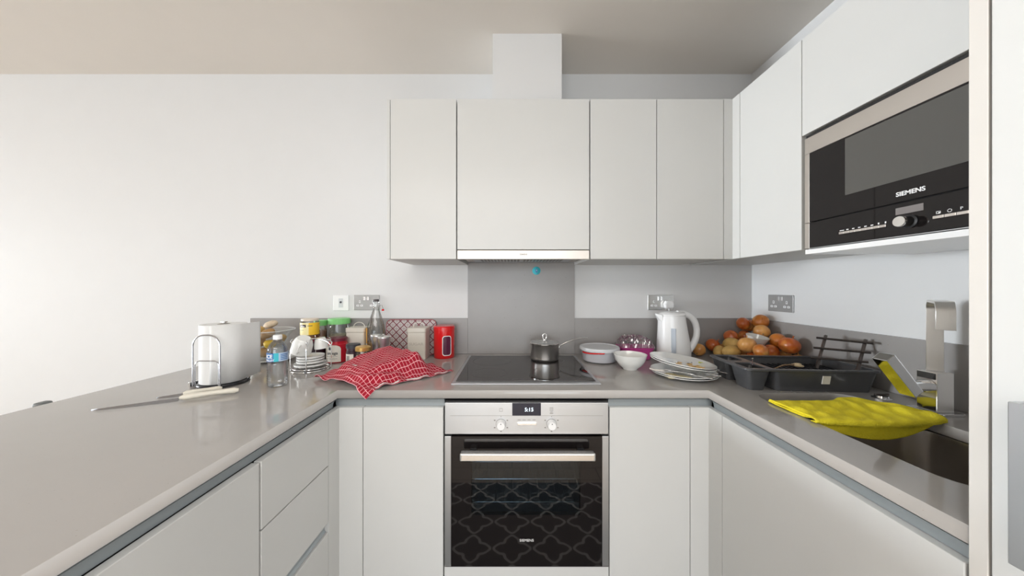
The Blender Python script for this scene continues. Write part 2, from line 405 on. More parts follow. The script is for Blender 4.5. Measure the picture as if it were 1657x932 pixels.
# ------------------------------------------------------------------ worktop (one slab, sink cut out)
def worktop():
    cu = bpy.data.curves.new('wt', 'CURVE'); cu.dimensions = '2D'; cu.fill_mode = 'BOTH'; cu.extrude = .014; cu.bevel_depth = .001; cu.bevel_resolution = 1; cu.offset = -.001
    def poly(pts):
        s = cu.splines.new('POLY'); s.points.add(len(pts) - 1)
        for p, q in zip(s.points, pts): p.co = (q[0], q[1], 0, 1)
        s.use_cyclic_u = True
    e = .0005
    poly([(-1.504, -.35), (-.638, -.35), (-.638, 1.123), (.719, 1.123), (.719, .4835), (WX1 - e, .4835), (WX1 - e, WY1 - e), (-1.504, WY1 - e)])
    poly(rrect(.848, 1.185, .566, 1.092, .06, 8))
    o = bpy.data.objects.new('wt', cu); C.objects.link(o)
    dg = bpy.context.evaluated_depsgraph_get(); me = bpy.data.meshes.new_from_object(o.evaluated_get(dg)); bpy.data.objects.remove(o)
    me.name = 'worktop'; me.materials.clear(); me.materials.append(quartz_m)
    w = bpy.data.objects.new('worktop', me); C.objects.link(w); w.location = (0, 0, ZT - .015)
    tag(w, 'continuous warm grey stone worktop running round the three sides of the kitchen', 'worktop')
    return w
wt = worktop()
m = MB()
for x in (.957, 1.012, 1.070, 1.130): m.box(x - .0012, x + .0012, 1.094, 1.40, ZT - .0004, ZT + .0004)
m.build('drain_groove', steel_m, wt, loc=(0, 0, -(ZT - .015)), smooth=False)['label'] = 'thin pale draining grooves cut beside the sink'

# ------------------------------------------------------------------ base cabinets
DZ1 = .864   # door tops
def grip(name, label, f):
    t = thing(name, label, 'rail'); f(t)
# curved grip rail profile: quarter-round cove under the worktop
def cove(u0, z1, z0, depth):
    """profile (u, z): outer u0, running inward by depth (positive = into the cabinet)"""
    pts = [(u0 + .006, z1)]
    for i in range(9):
        a = PI / 2 * i / 8; pts.append((u0 + .006 + depth * math.sin(a), z1 - (z1 - z0) * (1 - math.cos(a))))
    pts += [(u0 + depth + .010, z0), (u0 + depth + .010, z1)]
    return pts
zr0 = DZ1 + .0006; zr1 = ZT - .0312
def cove_out(u0, s, d=.016):
    """s = direction into the cabinet"""
    pts = [(u0 + s * (.004), zr1)]
    for i in range(9):
        a = PI / 2 * i / 8; pts.append((u0 + s * (.004 + d * math.sin(a)), zr1 - .030 * (1 - math.cos(a)) ))
    pts += [(u0 + s * (.004 + d), zr0), (u0 + s * .040, zr0), (u0 + s * .040, zr1)]
    return pts
g = thing('grip_rail', 'brushed metal grip channel under the worktop edge of the left-hand peninsula', 'grip rail', group=None)
MB().prism(cove_out(-.632, -1), 'y', -.335, 1.1175).build('channel', grip_m, g, smooth=True, angle=50)
g = thing('grip_rail', 'short brushed metal grip channel between the peninsula corner and the oven', 'grip rail')
MB().prism([(p[0], p[1]) for p in cove_out(1.118, 1)], 'x', -.652, -.249).build('channel', grip_m, g, smooth=True, angle=50)
g = thing('grip_rail', 'short brushed metal grip channel between the oven and the sink-side corner', 'grip rail')
MB().prism(cove_out(1.118, 1), 'x', .355, .740).build('channel', grip_m, g, smooth=True, angle=50)
g = thing('grip_rail', 'brushed metal grip channel under the worktop edge in front of the sink', 'grip rail')
MB().prism(cove_out(.715, 1), 'y', .4845, 1.1175).build('channel', grip_m, g, smooth=True, angle=50)

XL = -.630; XR = .717; YF = 1.120      # door planes
T = .020; G = .002
cz = DZ1 - .012
# left corner filler
t = thing('corner_filler', 'L-shaped white filler strip in the corner between peninsula drawers and left base door', 'filler panel')
MB().prism([(XL, 1.056), (XL, YF), (-.545, YF), (-.545, YF + T), (XL - T, YF + T), (XL - T, 1.056)], 'z', .12, DZ1).build('panel', cab_m, t, smooth=False, bevel=.0008)
# right corner filler
t = thing('corner_filler', 'L-shaped white filler strip in the corner between right base door and sink cabinet', 'filler panel')
MB().prism([(XR, 1.050), (XR, YF), (.651, YF), (.651, YF + T), (XR + T, YF + T), (XR + T, 1.050)], 'z', .12, DZ1).build('panel', cab_m, t, smooth=False, bevel=.0008)
# drawer unit
t = thing('drawer_cabinet', 'white handleless drawer unit with a grip slot in the peninsula', 'cabinet')
Bx('body', gap_m, t, -1.20, XL - T - .003, .770, 1.054, .12, cz, bevel=0)
for z0, z1 in ((.692, DZ1), (.496, .688), (.125, .462)):
    Bx('drawer', cab_m, t, XL - T, XL, .770 + G, 1.056 - G, z0, z1)
MB().prism([(XL - .004, .4935), (XL - .017, .4935), (XL - .017, .464), (XL - .008, .464), (XL - .0145, .470), (XL - .0145, .488), (XL - .008, .4935)], 'y', .772, 1.054).build('grip_slot', grip_m, t, smooth=False)['label'] = 'grey metal grip slot between drawers'
t = thing('base_cabinet', 'white handleless peninsula cupboard nearest the viewer, left of the drawers', 'cabinet')
Bx('body', gap_m, t, -1.20, XL - T - .003, .17, .766, .12, cz, bevel=0)
Bx('door', cab_m, t, XL - T, XL, .17 + G, .768 - G, .125, DZ1)
t = thing('base_cabinet', 'white handleless peninsula cupboard at the open end, behind the viewer', 'cabinet')
Bx('body', gap_m, t, -1.20, XL - T - .003, -.33, .166, .12, cz, bevel=0)
for a, b in ((-.33, .168),): Bx('door', cab_m, t, XL - T, XL, a + G, b - G, .125, DZ1)
t = thing('peninsula_panel', 'white back panel closing the seating side of the peninsula', 'panel')
Bx('panel', cab_m, t, -1.222, -1.204, -.33, 1.752, 0.001, ZT - .032)
t = thing('base_cabinet', 'narrow white base cupboard directly left of the oven', 'cabinet')
Bx('body', gap_m, t, -.62, -.251, YF + T + .003, 1.72, .12, cz, bevel=0)
Bx('door', cab_m, t, -.545 + G, -.249 - G, YF, YF + T, .125, DZ1)
t = thing('base_cabinet', 'narrow white base cupboard directly right of the oven', 'cabinet')
Bx('body', gap_m, t, .356, .70, YF + T + .003, 1.72, .12, cz, bevel=0)
Bx('door', cab_m, t, .354 + G, .651 - G, YF, YF + T, .125, DZ1)
t = thing('sink_cabinet', 'wide white base cupboard with one door under the sink', 'cabinet')
m = MB().box(XR + T + .003, 1.36, .4845, .50, .12, cz).box(XR + T + .003, 1.36, 1.03, 1.048, .12, cz).box(XR + T + .003, 1.36, .50, 1.03, .12, .14).box(XR + T + .003, XR + T + .006, .50, 1.03, .14, cz)
m.build('body', gap_m, t, smooth=False)
Bx('door', cab_m, t, XR, XR + T, .4845 + G, 1.050 - G, .125, DZ1)
# plinths
t = thing('plinth', 'white recessed plinth along the foot of the base units', 'plinth')
MB().prism([(-.70, -.33), (-.69, -.33), (-.69, 1.18), (.78, 1.18), (.78, .4845), (.79, .4845), (.79, 1.19), (-.70, 1.19)], 'z', .001, .118).build('panel', carc_m, t, smooth=False)

# ------------------------------------------------------------------ oven in its housing
ox0, ox1 = -.247, .353
t = thing('oven_housing', 'white filler board below the built-in oven', 'cabinet')
Bx('front_board', cab_m, t, ox0, ox1, YF, YF + T, .125, .284)
MB().box(ox0, ox0 + .012, YF + .034, 1.70, .12, .86).box(ox1 - .012, ox1, YF + .034, 1.70, .12, .86).box(ox0 + .012, ox1 - .012, YF + .024, 1.70, .12, .135).build('body', gap_m, t, smooth=False)
ov = thing('oven', 'built-in stainless steel electric oven with black glass door', 'oven', (0, 0, 0))
a0, a1 = ox0 + .003, ox1 - .003
pf = 1.116                                            # front of control panel
Bx('control_panel', steel_m, ov, a0, a1, pf, pf + .03, .769, .883, bevel=.001)
Bx('top_lip', black_m, ov, a0 + .002, a1 - .002, pf + .004, pf + .04, .884, .8885, bevel=0)
Bx('panel_groove', greyprint_m, ov, a0 + .02, a1 - .02, pf - .0004, pf + .001, .8355, .8363, bevel=0)
disp = Bx('display', display_m, ov, .001, .105, pf - .0012, pf + .002, .8365, .8825, bevel=.001)
text('5:15', .019, digit_m, disp, (.062, pf - .0016, .858), FRONT, 'digits', sx=1.0)
def oven_knob(x):
    k = MB().lathe([(.0, .0), (.0175, .0), (.0175, .003), (.0160, .004), (.0150, .020), (.0135, .022), (0, .022)], 32).build('knob', white_m, ov, loc=(x, pf, .806), rot=(PI / 2, 0, 0), bevel=0)
    MB().lathe([(.0178, 0), (.0186, 0), (.0186, .0015), (.0178, .0015)], 32, closed=True).build('knob_ring', greyprint_m, k)
    MB().lathe([(0, .0), (.0018, .0), (.0018, .0008), (0, .0008)], 12).build('pointer_dot', darkprint_m, k, loc=(0, .0085, .022))
    return k
oven_knob(-.040); oven_knob(.1435)
Bx('button_bar', polish_m, ov, .020, .088, pf - .006, pf + .001, .803, .811, bevel=.001)
# printed symbols
pr = MB(); yp0, yp1 = pf - .0006, pf + .0005
def ptick(x, z, w=.004, h=.003): MB().box(x - w / 2, x + w / 2, yp0, yp1, z - h / 2, z + h / 2).build('printed_mark', greyprint_m, ov, smooth=False)
for kx in (-.040, .1435):
    for q in (0, 60, 120, 180, 240, 300):
        a = math.radians(q + (0 if kx < 0 else 0)); ptick(kx + .0265 * math.sin(a), .806 + .0265 * math.cos(a), .0055 if q else .002, .0035)
for s_ in (0, 1, 2, 3): ptick(.026 + s_ * .018, .821, .011, .0015)
def sq(x, z, w, h, t_=.0008):
    pr = MB()
    pr.box(x - w, x + w, yp0, yp1, z + h - t_, z + h); pr.box(x - w, x + w, yp0, yp1, z - h, z - h + t_); pr.box(x - w, x - w + t_, yp0, yp1, z - h, z + h); pr.box(x + w - t_, x + w, yp0, yp1, z - h, z + h); pr.build('printed_symbol', greyprint_m, ov, smooth=False)
sq(-.040, .857, .006, .0055); sq(.1435, .860, .006, .006); sq(.1435, .860, .003, .003); ptick(.1435, .8495, .009, .0014); ptick(.1435, .8445, .012, .0018)
# door: black glass with tinted inner window, steel side strips, bar handle
dz0, dz1 = .2935, .7635; df = 1.110
dr = bpy.data.objects.new('door', None); C.objects.link(dr); dr.parent = ov
gx0, gx1 = a0 + .024, a1 - .024
wx0, wx1, wzz0, wzz1 = -.147, .247, .48, .685
m = MB()
m.box(gx0, wx0, df, df + .018, dz0, dz1).box(wx1, gx1, df, df + .018, dz0, dz1).box(wx0, wx1, df, df + .018, dz0, wzz0).box(wx0, wx1, df, df + .018, wzz1, dz1)
m.build('door_glass', blackglass_m, dr, smooth=False)
MB().box(wx0, wx1, df, df + .0175, wzz0, wzz1).build('inner_window', ovenglass_m, dr, smooth=False)['label'] = 'smoky see-through inner window'
Bx('side_strip', steel_m, dr, a0, gx0 - .0005, df + .001, df + .02, dz0, dz1); Bx('side_strip', steel_m, dr, gx1 + .0005, a1, df + .001, df + .02, dz0, dz1)
Bx('bottom_seal', foam_m, dr, a0, a1, df + .004, df + .02, dz0 - .005, dz0 - .0005, bevel=0)
h = MB().rbox(-.180, .288, -.013, .013, -.0135, .0135, .006).build('handle', polish_m, dr, loc=(0, 1.068, .716), smooth=False, bevel=.004, bseg=3)
for q_ in (-.150, .236): MB().box(q_, q_ + .022, .0135, .041, -.007, .007).build('handle_post', black_m, h, smooth=False)
text('SIEMENS', .0125, silverprint_m, dr, (.053, df - .0005, .388), FRONT, sx=1.1, bold=0)
# cavity with racks
cv = MB(); cx0, cx1, cy0, cy1, c0, c1 = -.20, .306, 1.131, 1.52, .40, .73
for q in ((cx0 - .004, cx0, cy0, cy1, c0, c1), (cx1, cx1 + .004, cy0, cy1, c0, c1), (cx0, cx1, cy1, cy1 + .004, c0, c1), (cx0, cx1, cy0, cy1, c0 - .004, c0), (cx0, cx1, cy0, cy1, c1, c1 + .004)): cv.box(*q)
cv.build('cavity', enam_m, ov, smooth=False)
for z in (.655, .59, .505):
    r = MB(); xa, xb = cx0 + .02, cx1 - .02
    r.tube([(xa, cy0 + .02, z + .012), (xa + .015, cy0 + .012, z), (xb - .015, cy0 + .012, z), (xb, cy0 + .02, z + .012)], .0022, 6)
    r.tube([(xa, 1.50, z), (xb, 1.50, z)], .0022, 6)
    for i in range(14):
        x = xa + .02 + (xb - xa - .04) * i / 13; r.tube([(x, cy0 + .012, z), (x, 1.50, z)], .0012, 5)
    r.build('wire_rack', chrome_m, ov)

# ------------------------------------------------------------------ wall cabinets
WC0, WC1 = 1.431, 2.155; YW = 1.389
def wall_cab(label, x0, x1, doors, z0=WC0, endl=False):
    t = thing('wall_cabinet', label, 'cabinet')
    Bx('body', carc_m, t, x0 + .001, x1 - .001, YW + T + .001, WY1 - .002, z0, WC1, bevel=.0005)
    n = len(doors) - 1
    for i in range(n): Bx('door', cab_m, t, doors[i] + .0015, doors[i + 1] - .0015, YW, YW + T, z0, WC1)
    return t
t = wall_cab('narrow white wall cupboard at the left end, above the jars', -.5515, -.251, [-.5515, -.251])
Bx('end_panel', cab_m, t, -.567, -.5525, YW + .001, WY1 - .002, WC0, WC1)
t = wall_cab('square white cupboard in the middle, housing the extractor hood', -.249, .351, [-.249, .351], z0=1.474)
wall_cab('white wall cupboard with two narrow doors right of the hood cupboard', .353, .958, [.353, .655, .958])
t = thing('corner_filler', 'white filler strip in the corner between the front and right-hand wall cupboards', 'filler panel')
MB().prism([(.959, YW), (.998, YW), (.998, 1.347), (1.018, 1.347), (1.018, YW + T), (.959, YW + T)], 'z', WC0, WC1).build('panel', cab_m, t, smooth=False, bevel=.0008)
XU = .998
t = thing('wall_cabinet', 'white wall cupboard on the right wall, between corner and microwave', 'cabinet')
Bx('body', carc_m, t, XU + T + .001, WX1 - .002, 1.062, WY1 - .002, WC0, WC1, bevel=.0005)
Bx('door', cab_m, t, XU, XU + T, 1.058 + .0015, 1.346 - .001, WC0, WC1)
t = thing('microwave_cabinet', 'white wall cupboard with a flap door directly above the microwave', 'cabinet')
MB().box(XU + T + .002, WX1 - .002, .486, 1.056, 1.824, WC1).box(XU + T + .002, WX1 - .002, 1.050, 1.056, WC0, 1.824).build('body', carc_m, t, smooth=False)
MB().box(XU + .004, WX1 - .002, .486, 1.049, WC0 - .016, WC0 - .001).build('shelf', white_m, t, smooth=False)['label'] = 'bottom board under the microwave'
Bx('flap_door', cab_m, t, XU, XU + T, .486, 1.057, 1.822, WC1)
# extractor hood
hd = thing('extractor_hood', 'slim steel built-in extractor hood under the middle wall cupboard', 'extractor hood')
fr = Bx('front_strip', warmsteel_m, hd, -.247, .349, YW - .003, YW + .017, WC0 - .001, 1.4705)
text('SIEMENS', .0085, greyprint_m, fr, (.052, YW - .0036, 1.4515), FRONT, sx=1.1, bold=.0002)
Bx('hood_body', warmsteel_m, hd, -.243, .345, YW + .018, 1.735, 1.447, 1.472, bevel=0)
Bx('underside_plate', steel_m, hd, -.200, .305, YW + .05, 1.70, 1.4435, 1.4468, bevel=0)
m = MB()
for x0, x1 in ((-.16, .045), (.06, .265)):
    for i in range(12): m.box(x0 + (x1 - x0) * i / 12, x0 + (x1 - x0) * (i + .6) / 12, YW + .08, 1.66, 1.4425, 1.4434)
m.build('grease_filter', greyprint_m, hd, smooth=False)
# small round teal hook/sticker with white drop on the splashback
t = thing('round_sticker', 'small round teal sticker with a drop on the upper splashback', 'sticker', (.1385, UF, CZ + 28 * UF / 497), (PI / 2, 0, 0))
MB().lathe([(0, 0), (.023, 0), (.023, .0015), (.021, .003), (0, .003)], 32).build('disc', teal_m, t)
MB().prism([(-.004, -.008), (0, -.011), (.004, -.008), (.0055, -.003), (.003, .006), (0, .012), (-.003, .006), (-.0055, -.003)], 'z', .003, .0045).build('drop', blue_m, t, smooth=False)
MB().prism([(-.001, -.002), (.002, -.003), (.003, .004), (.001, .008)], 'z', .0045, .0055).build('drop_highlight', silverprint_m, t, smooth=False)

# ------------------------------------------------------------------ microwave
mw = thing('microwave', 'built-in steel-framed black microwave oven on the right wall', 'microwave')
y0, y1 = .488, 1.0475
Bx('steel_frame', warmsteel_m, mw, XU + .0, XU + .03, y0, y1, 1.752, 1.806, bevel=.001)
Bx('steel_frame', warmsteel_m, mw, XU + .0, XU + .03, 1.0305, y1, 1.519, 1.7518, bevel=.001)
Bx('steel_frame', warmsteel_m, mw, XU + .0, XU + .03, 1.0305, y1, 1.4335, 1.5178, bevel=.001)
Bx('door', blackglass_m, mw, XU - .002, XU + .03, y0, 1.0295, 1.5205, 1.7512, bevel=.001)
Bx('window', mwwin_m, mw, XU - .0026, XU, y0 + .001, .918, 1.577, 1.7455, bevel=0)
cp = Bx('control_panel', blackglass_m, mw, XU - .002, XU + .03, y0, 1.0295, 1.4345, 1.5175, bevel=.001)
Bx('body', steel_m, mw, XU + .031, 1.34, y0, y1, 1.436, 1.80, bevel=0)
Bx('gap_strip', black_m, mw, XU + .006, XU + .03, y0, y1, 1.807, 1.816, bevel=0)  # black strip stands in for the dark gap over the frame
Bx('bottom_edge', steel_m, mw, XU + .0, XU + .03, y0, 1.0295, 1.4318, 1.4338, bevel=0)
xf = XU - .0024
text('SIEMENS', .0150, silverprint_m, mw, (xf, .768, 1.5405), SIDE, sx=1.02, bold=.0004)
Bx('display', mwdisp_m, mw, xf - .0004, XU, .743, .797, 1.4885, 1.506, bevel=0)
k = MB().lathe([(0, 0), (.0165, 0), (.0165, .004), (.0125, .006), (.0125, .024), (0, .024)], 32).build('knob', black_m, mw, loc=(XU - .002, .768, 1.4665), rot=(0, -PI / 2, 0))
MB().lathe([(.0, .0), (.0132, 0), (.0135, .003), (.0125, .0055), (0, .0058)], 32).build('knob_cap', polish_m, k, loc=(0, 0, .024))['label'] = 'polished steel knob face'
def buttons(ya, yb, n, icons):
    w = (yb - ya) / n
    for i in range(n):
        b = Bx('button', warmsteel_m, mw, XU - .005, XU - .001, ya + w * i + .0004, ya + w * (i + 1) - .0004, 1.4625, 1.4695, bevel=.0006)
buttons(.816, .934, 8, None); buttons(.648, .726, 4, None)
pr = MB()
for i, (w_, h_) in enumerate(((.012, .002), (.006, .0025), (.006, .0025), (.006, .0025), (.006, .0025), (.006, .0025), (.003, .005), (.003, .005))):
    yc = .927 - i * .0155
    pr.box(xf - .0004, xf + .001, yc - w_ / 2, yc + w_ / 2, 1.4725, 1.4725 + h_)
pr.build('button_marks', silverprint_m, mw, smooth=False)
pr = MB()
def msq(yc, zc, w, h, t_=.001):
    for q in ((yc - w, yc + w, zc + h - t_, zc + h), (yc - w, yc + w, zc - h, zc - h + t_), (yc - w, yc - w + t_, zc - h, zc + h), (yc + w - t_, yc + w, zc - h, zc + h)): pr.box(xf - .0004, xf + .001, *q)
msq(.717, 1.4765, .004, .003); pr.box(xf - .0004, xf + .001, .714, .717, 1.4745, 1.477)
pr.build('button_symbol', silverprint_m, mw, smooth=False)
MB().lathe([(.0030, 0), (.0038, 0), (.0038, .0005), (.0030, .0005)], 20, closed=True).build('clock_symbol', silverprint_m, mw, loc=(xf, .6985, 1.4765), rot=(0, -PI / 2, 0))
text('P', .009, silverprint_m, mw, (xf, .680, 1.477), SIDE, name='letter')

# ------------------------------------------------------------------ tall unit at the right edge
t = thing('tall_cabinet', 'tall white larder unit at the right edge of the view', 'cabinet')
Bx('side_panel', tallp_m, t, XR, WX1 - .001, .4625, .4825, 0.001, 2.30, bevel=.001)
Bx('body', gap_m, t, XR + T + .004, WX1 - .001, -.14, .4615, .10, 2.30, bevel=0)
d_ = Bx('door', cab_m, t, XR, XR + T, -.138, .4595, .125, 2.30)
hn = MB()
hn.prism([(.687, .385), (.693, .385), (.693, .420), (XR, .420), (XR, .426), (.687, .426)], 'z', .919, 1.143).build('handle', steel_m, t, smooth=False, bevel=.001)

# ------------------------------------------------------------------ hob
hb = thing('induction_hob', 'black glass induction hob with thin steel trim set in the worktop', 'hob')
Bx('trim_frame', steel_m, hb, -.236, .345, 1.187, 1.684, ZT + .0006, ZT + .004, bevel=.001)
gl = Bx('glass_plate', hobglass_m, hb, -.2225, .3317, 1.2166, 1.672, ZT + .0041, ZT + .0062, bevel=.0008)
m = MB()
for cx_, cy_, r_ in ((-.10, 1.33, .075), (-.10, 1.55, .095), (.19, 1.33, .105), (.19, 1.57, .075)):
    m.lathe([(r_, 0), (r_ + .0010, 0), (r_ + .0010, .0002), (r_, .0002)], 48, cx_, cy_, ZT + .0062, closed=True)
m.build('cooking_zone_rings', mat('ring_print', (.06, .055, .055), .3), hb)
Bx('touch_controls', mat('control_print', (.10, .09, .09), .3), hb, .0, .05, 1.232, 1.234, ZT + .0062, ZT + .0064, bevel=0)

# ------------------------------------------------------------------ sink
sk = thing('sink', 'undermounted stainless steel one-and-a-half bowl sink', 'sink')
def bowl(name, x0, x1, yy0, yy1, depth, r):
    n = 8; z1 = ZT - .0315
    rings = []
    for k, (ins, z) in enumerate(((-.012, z1), (0, z1), (.002, z1 - .01), (.006, z1 - depth + .03), (.012, z1 - depth + .012), (.028, z1 - depth + .002), (.05, z1 - depth))):
        rings.append([(p[0], p[1], z) for p in rrect(x0 + ins, x1 - ins, yy0 + ins, yy1 - ins, max(r - ins * .6, .012), n)])
    m = MB(); c = len(rings[0]); vs = [p for q in rings for p in q]; fs = []
    for k in range(len(rings) - 1):
        for i in range(c): fs.append((k * c + i, k * c + (i + 1) % c, (k + 1) * c + (i + 1) % c, (k + 1) * c + i))
    fs.append(tuple((len(rings) - 1) * c + i for i in range(c)))
    m.add(vs, fs); b = m.build(name, sinksteel_m, sk, solid=.001)
    MB().lathe([(0, .002), (.012, .002), (.014, .0045), (.036, .004), (.040, .001)], 32).build('drain', chrome_m, b, loc=((x0 + x1) / 2, (yy0 + yy1) / 2, z1 - depth))
bowl('main_bowl', .852, 1.181, .570, .905, .19, .055)
bowl('half_bowl', .852, 1.181, .933, 1.088, .13, .05)
MB().box(.866, 1.168, .906, .932, ZT - .0335, ZT - .031).build('bowl_divider', sinksteel_m, sk, smooth=False, bevel=.0008)
# pop-up waste control
t = thing('waste_control', 'small round chrome sink waste control behind the yellow cloth', 'waste control', (1.245, 1.035, ZT))
MB().lathe([(0, 0), (.024, 0), (.024, .004), (.018, .006), (.016, .012), (0, .013)], 28).build('base', chrome_m, t)
MB().box(-.022, .022, -.004, .004, .0135, .018).build('grip_bar', darkmetal_m, t, smooth=False, bevel=.001)

# ------------------------------------------------------------------ tap
tp = thing('kitchen_tap', 'square chrome mixer tap with a flat ribbon spout', 'tap')
Bx('base_plate', chrome_m, tp, 1.232, 1.312, .888, .962, ZT + .0003, ZT + .008, bevel=.001)
Bx('body', satin_m, tp, 1.243, 1.293, .898, .944, ZT + .0085, 1.050, bevel=.0015)
MB().box(1.2418, 1.2428, .900, .942, 1.030, 1.048).build('side_plate', chrome_m, tp, smooth=False); MB().box(1.2418, 1.2428, .900, .942, ZT + .012, ZT + .05).build('side_plate', chrome_m, tp, smooth=False)
# ribbon: vertical, arch, forward, short drop
dirv = Vector((-.143, -.126, 0)).normalized(); perp = Vector((-dirv.y, dirv.x, 0))
st = Vector((1.274, .926, 0)); Lr = .185; rb = []
rb.append((0, 1.0515)); rb.append((0, 1.235))
for i in range(1, 9):
    a = PI / 2 * i / 8; rb.append((.030 * (1 - math.cos(a)), 1.235 + .030 * math.sin(a)))
for i in range(1, 10):
    a = PI / 2 * i / 9; rb.append((Lr - .03 + .030 * math.sin(a), 1.265 - .030 * (1 - math.cos(a))))
rb.append((Lr, 1.189))
hw = .016; th = .007
# offset polyline inward
inn = []
for i, (u, z) in enumerate(rb):
    p = rb[max(0, i - 1)]; q = rb[min(len(rb) - 1, i + 1)]
    tx, tz = q[0] - p[0], q[1] - p[1]; l = math.hypot(tx, tz); inn.append((u + tz / l * th, z - tx / l * th))
vs = []; fs = []
for (u, z), (u2, z2) in zip(rb, inn):
    for uu, zz in ((u, z), (u2, z2)):
        for s in (-1, 1):
            p = st + dirv * uu + perp * (s * hw); vs.append((p.x, p.y, zz))
for i in range(len(rb) - 1):
    a = i * 4; b = a + 4
    fs += [(a, a + 1, b + 1, b), (a + 2, b + 2, b + 3, a + 3), (a, b, b + 2, a + 2), (a + 1, a + 3, b + 3, b + 1)]
n = (len(rb) - 1) * 4; fs += [(0, 2, 3, 1), (n, n + 1, n + 3, n + 2)]
MB().add(vs, fs).build('spout', satin_m, tp, smooth=True, angle=35, bevel=.0007)
MB().lathe([(0, 0), (.018, 0), (.018, .058), (.015, .060), (0, .060)], 24).build('lever_hub', chrome_m, tp, loc=(1.2415, .915, 1.008), rot=(0, -PI / 2, 0))
lv = MB().box(-.015, .015, -.019, .019, -.068, .068)
lv.build('lever', chrome_m, tp, loc=(1.135, .905, 1.045), rot=(0, math.radians(-38), 0), smooth=False, bevel=.002)

# ------------------------------------------------------------------ sockets
def socket_plate(name, label, loc, rotz, w=.146, h=.086, m_=sock_m, frame=False):
    t = thing(name, label, 'power socket', loc, (PI / 2, 0, rotz), 'wall sockets')
    MB().rbox(-w / 2, w / 2, -h / 2, h / 2, .0005, .006, .003).build('plate', m_, t, smooth=False, bevel=.0015)
    return t
def sock_details(t, plug=False):
    for cx_ in (-.038, .038):
        if plug and cx_ > 0: continue
        hl = MB().box(cx_ - .0045, cx_ + .0045, -.002, .012, .006, .0068).box(cx_ - .018, cx_ - .004, -.022, -.012, .006, .0068).box(cx_ + .004, cx_ + .018, -.022, -.012, .006, .0068).build('pin_insert', ink_m, t, smooth=False)
        MB().box(cx_ - .0015, cx_ + .0015, .002, .009, .0068, .0071).box(cx_ - .013, cx_ - .008, -.0185, -.0155, .0068, .0071).box(cx_ + .008, cx_ + .013, -.0185, -.0155, .0068, .0071).build('pin_slot', darkprint_m, hl, smooth=False)
    for cx_ in (-.0095, .0095):
        MB().box(cx_ - .006, cx_ + .006, .012, .034, .006, .0095).build('rocker_switch', chrome_m, t, smooth=False, bevel=.001)
t = socket_plate('power_socket', 'steel double power socket on the back wall behind the swing-top bottle', (-.8250 + -.0 + -.004, WY1, 1.217), 0); sock_details(t)
t = socket_plate('power_socket', 'steel double power socket on the back wall above the kettle, one plug in', (.846, WY1, 1.217), 0, m_=polish_m); sock_details(t, True)
t = socket_plate('power_socket', 'steel double power socket on the right wall above the onions', (WX1, 1.563, 1.222), -PI / 2); sock_details(t)
t = thing('aerial_socket', 'small white square aerial socket beside the left double socket', 'wall socket', (-.975, WY1, 1.215), (PI / 2, 0, 0), 'wall sockets')
MB().rbox(-.044, .044, -.044, .044, .0005, .006, .003).build('plate', white_m, t, smooth=False, bevel=.0015)
MB().box(-.0125, .0125, -.026, .026, .006, .0068).build('insert', mat('socket_insert', (.62, .64, .66), .3), t, smooth=False)
MB().lathe([(0, 0), (.006, 0), (.006, .0015), (.003, .002), (0, .002)], 20).build('connector', darkprint_m, t, loc=(0, .004, .0068))
t = thing('mains_plug', 'white three-pin plug pushed into the socket above the kettle', 'plug', (.884, WY1 - .0075, 1.205), (PI / 2, 0, 0))
MB().prism([(-.024, -.020), (.024, -.020), (.026, .006), (.018, .024), (-.018, .024), (-.026, .006)], 'z', 0, .030).build('body', white_m, t, smooth=False, bevel=.006, bseg=3)
MB().tube([(0, -.018, .016), (0, -.030, .018), (0, -.060, .016), (0, -.12, .010), (.004, -.20, .008), (.008, -.26, .02)], .0032, 8).build('cord', white_m, t)

# ------------------------------------------------------------------ lathe containers
def jar(name, label, x, y, parts, cat='jar', group=None, z=0):
    t = thing(name, label, cat, (x, y, ZT + .0005 + z), group=group)
    for pn, m_, prof in parts: MB().lathe(prof, 40).build(pn, m_, t)
    return t
def body_prof(r, h, rn=None, neck=.012, c=.004, t=None):
    rn = rn or r
    return [(0, .0), (r - c, 0), (r, c), (r, h - neck - (r - rn)), (rn, h - neck), (rn, h), (0, h)]
def lid_prof(r, z, h, c=.002): return [(0, z), (r, z), (r, z + h - c), (r - c, z + h), (0, z + h)]
def label_band(t, m_, r, z0, z1, a0, a1, name='label', arch=False):
    """curved label on an upright cylinder; angles in degrees, -90 faces the camera side"""
    n = 20; m = MB(); vs = []; fs = []
    for i in range(n + 1):
        s_ = i / n; a = math.radians(a0 + (a1 - a0) * s_); zt = z1
        if arch:
            q = abs(2 * s_ - 1); zt = z1 - (z1 - z0) * .22 * (1 - math.sqrt(max(0, 1 - q ** 2.6)))
        for rr, zz in ((r, z0), (r, zt), (r - .0006, z0), (r - .0006, zt)): vs.append((rr * math.cos(a), rr * math.sin(a), zz))
    for i in range(n):
        p = i * 4; q = p + 4; fs += [(p, q, q + 1, p + 1), (p + 2, p + 3, q + 3, q + 2), (p + 1, q + 1, q + 3, p + 3), (p, p + 2, q + 2, q)]
    m.add(vs, fs); return m.build(name, m_, t)
def wrap_text(t, txt, size, m_, r, z, adeg, sx=1, bold=0):
    a = math.radians(adeg)
    return text(txt, size, m_, t, (r * math.cos(a), r * math.sin(a), z), (PI / 2, 0, a + PI / 2), sx=sx, bold=bold, bendr=r, ext=.0002)

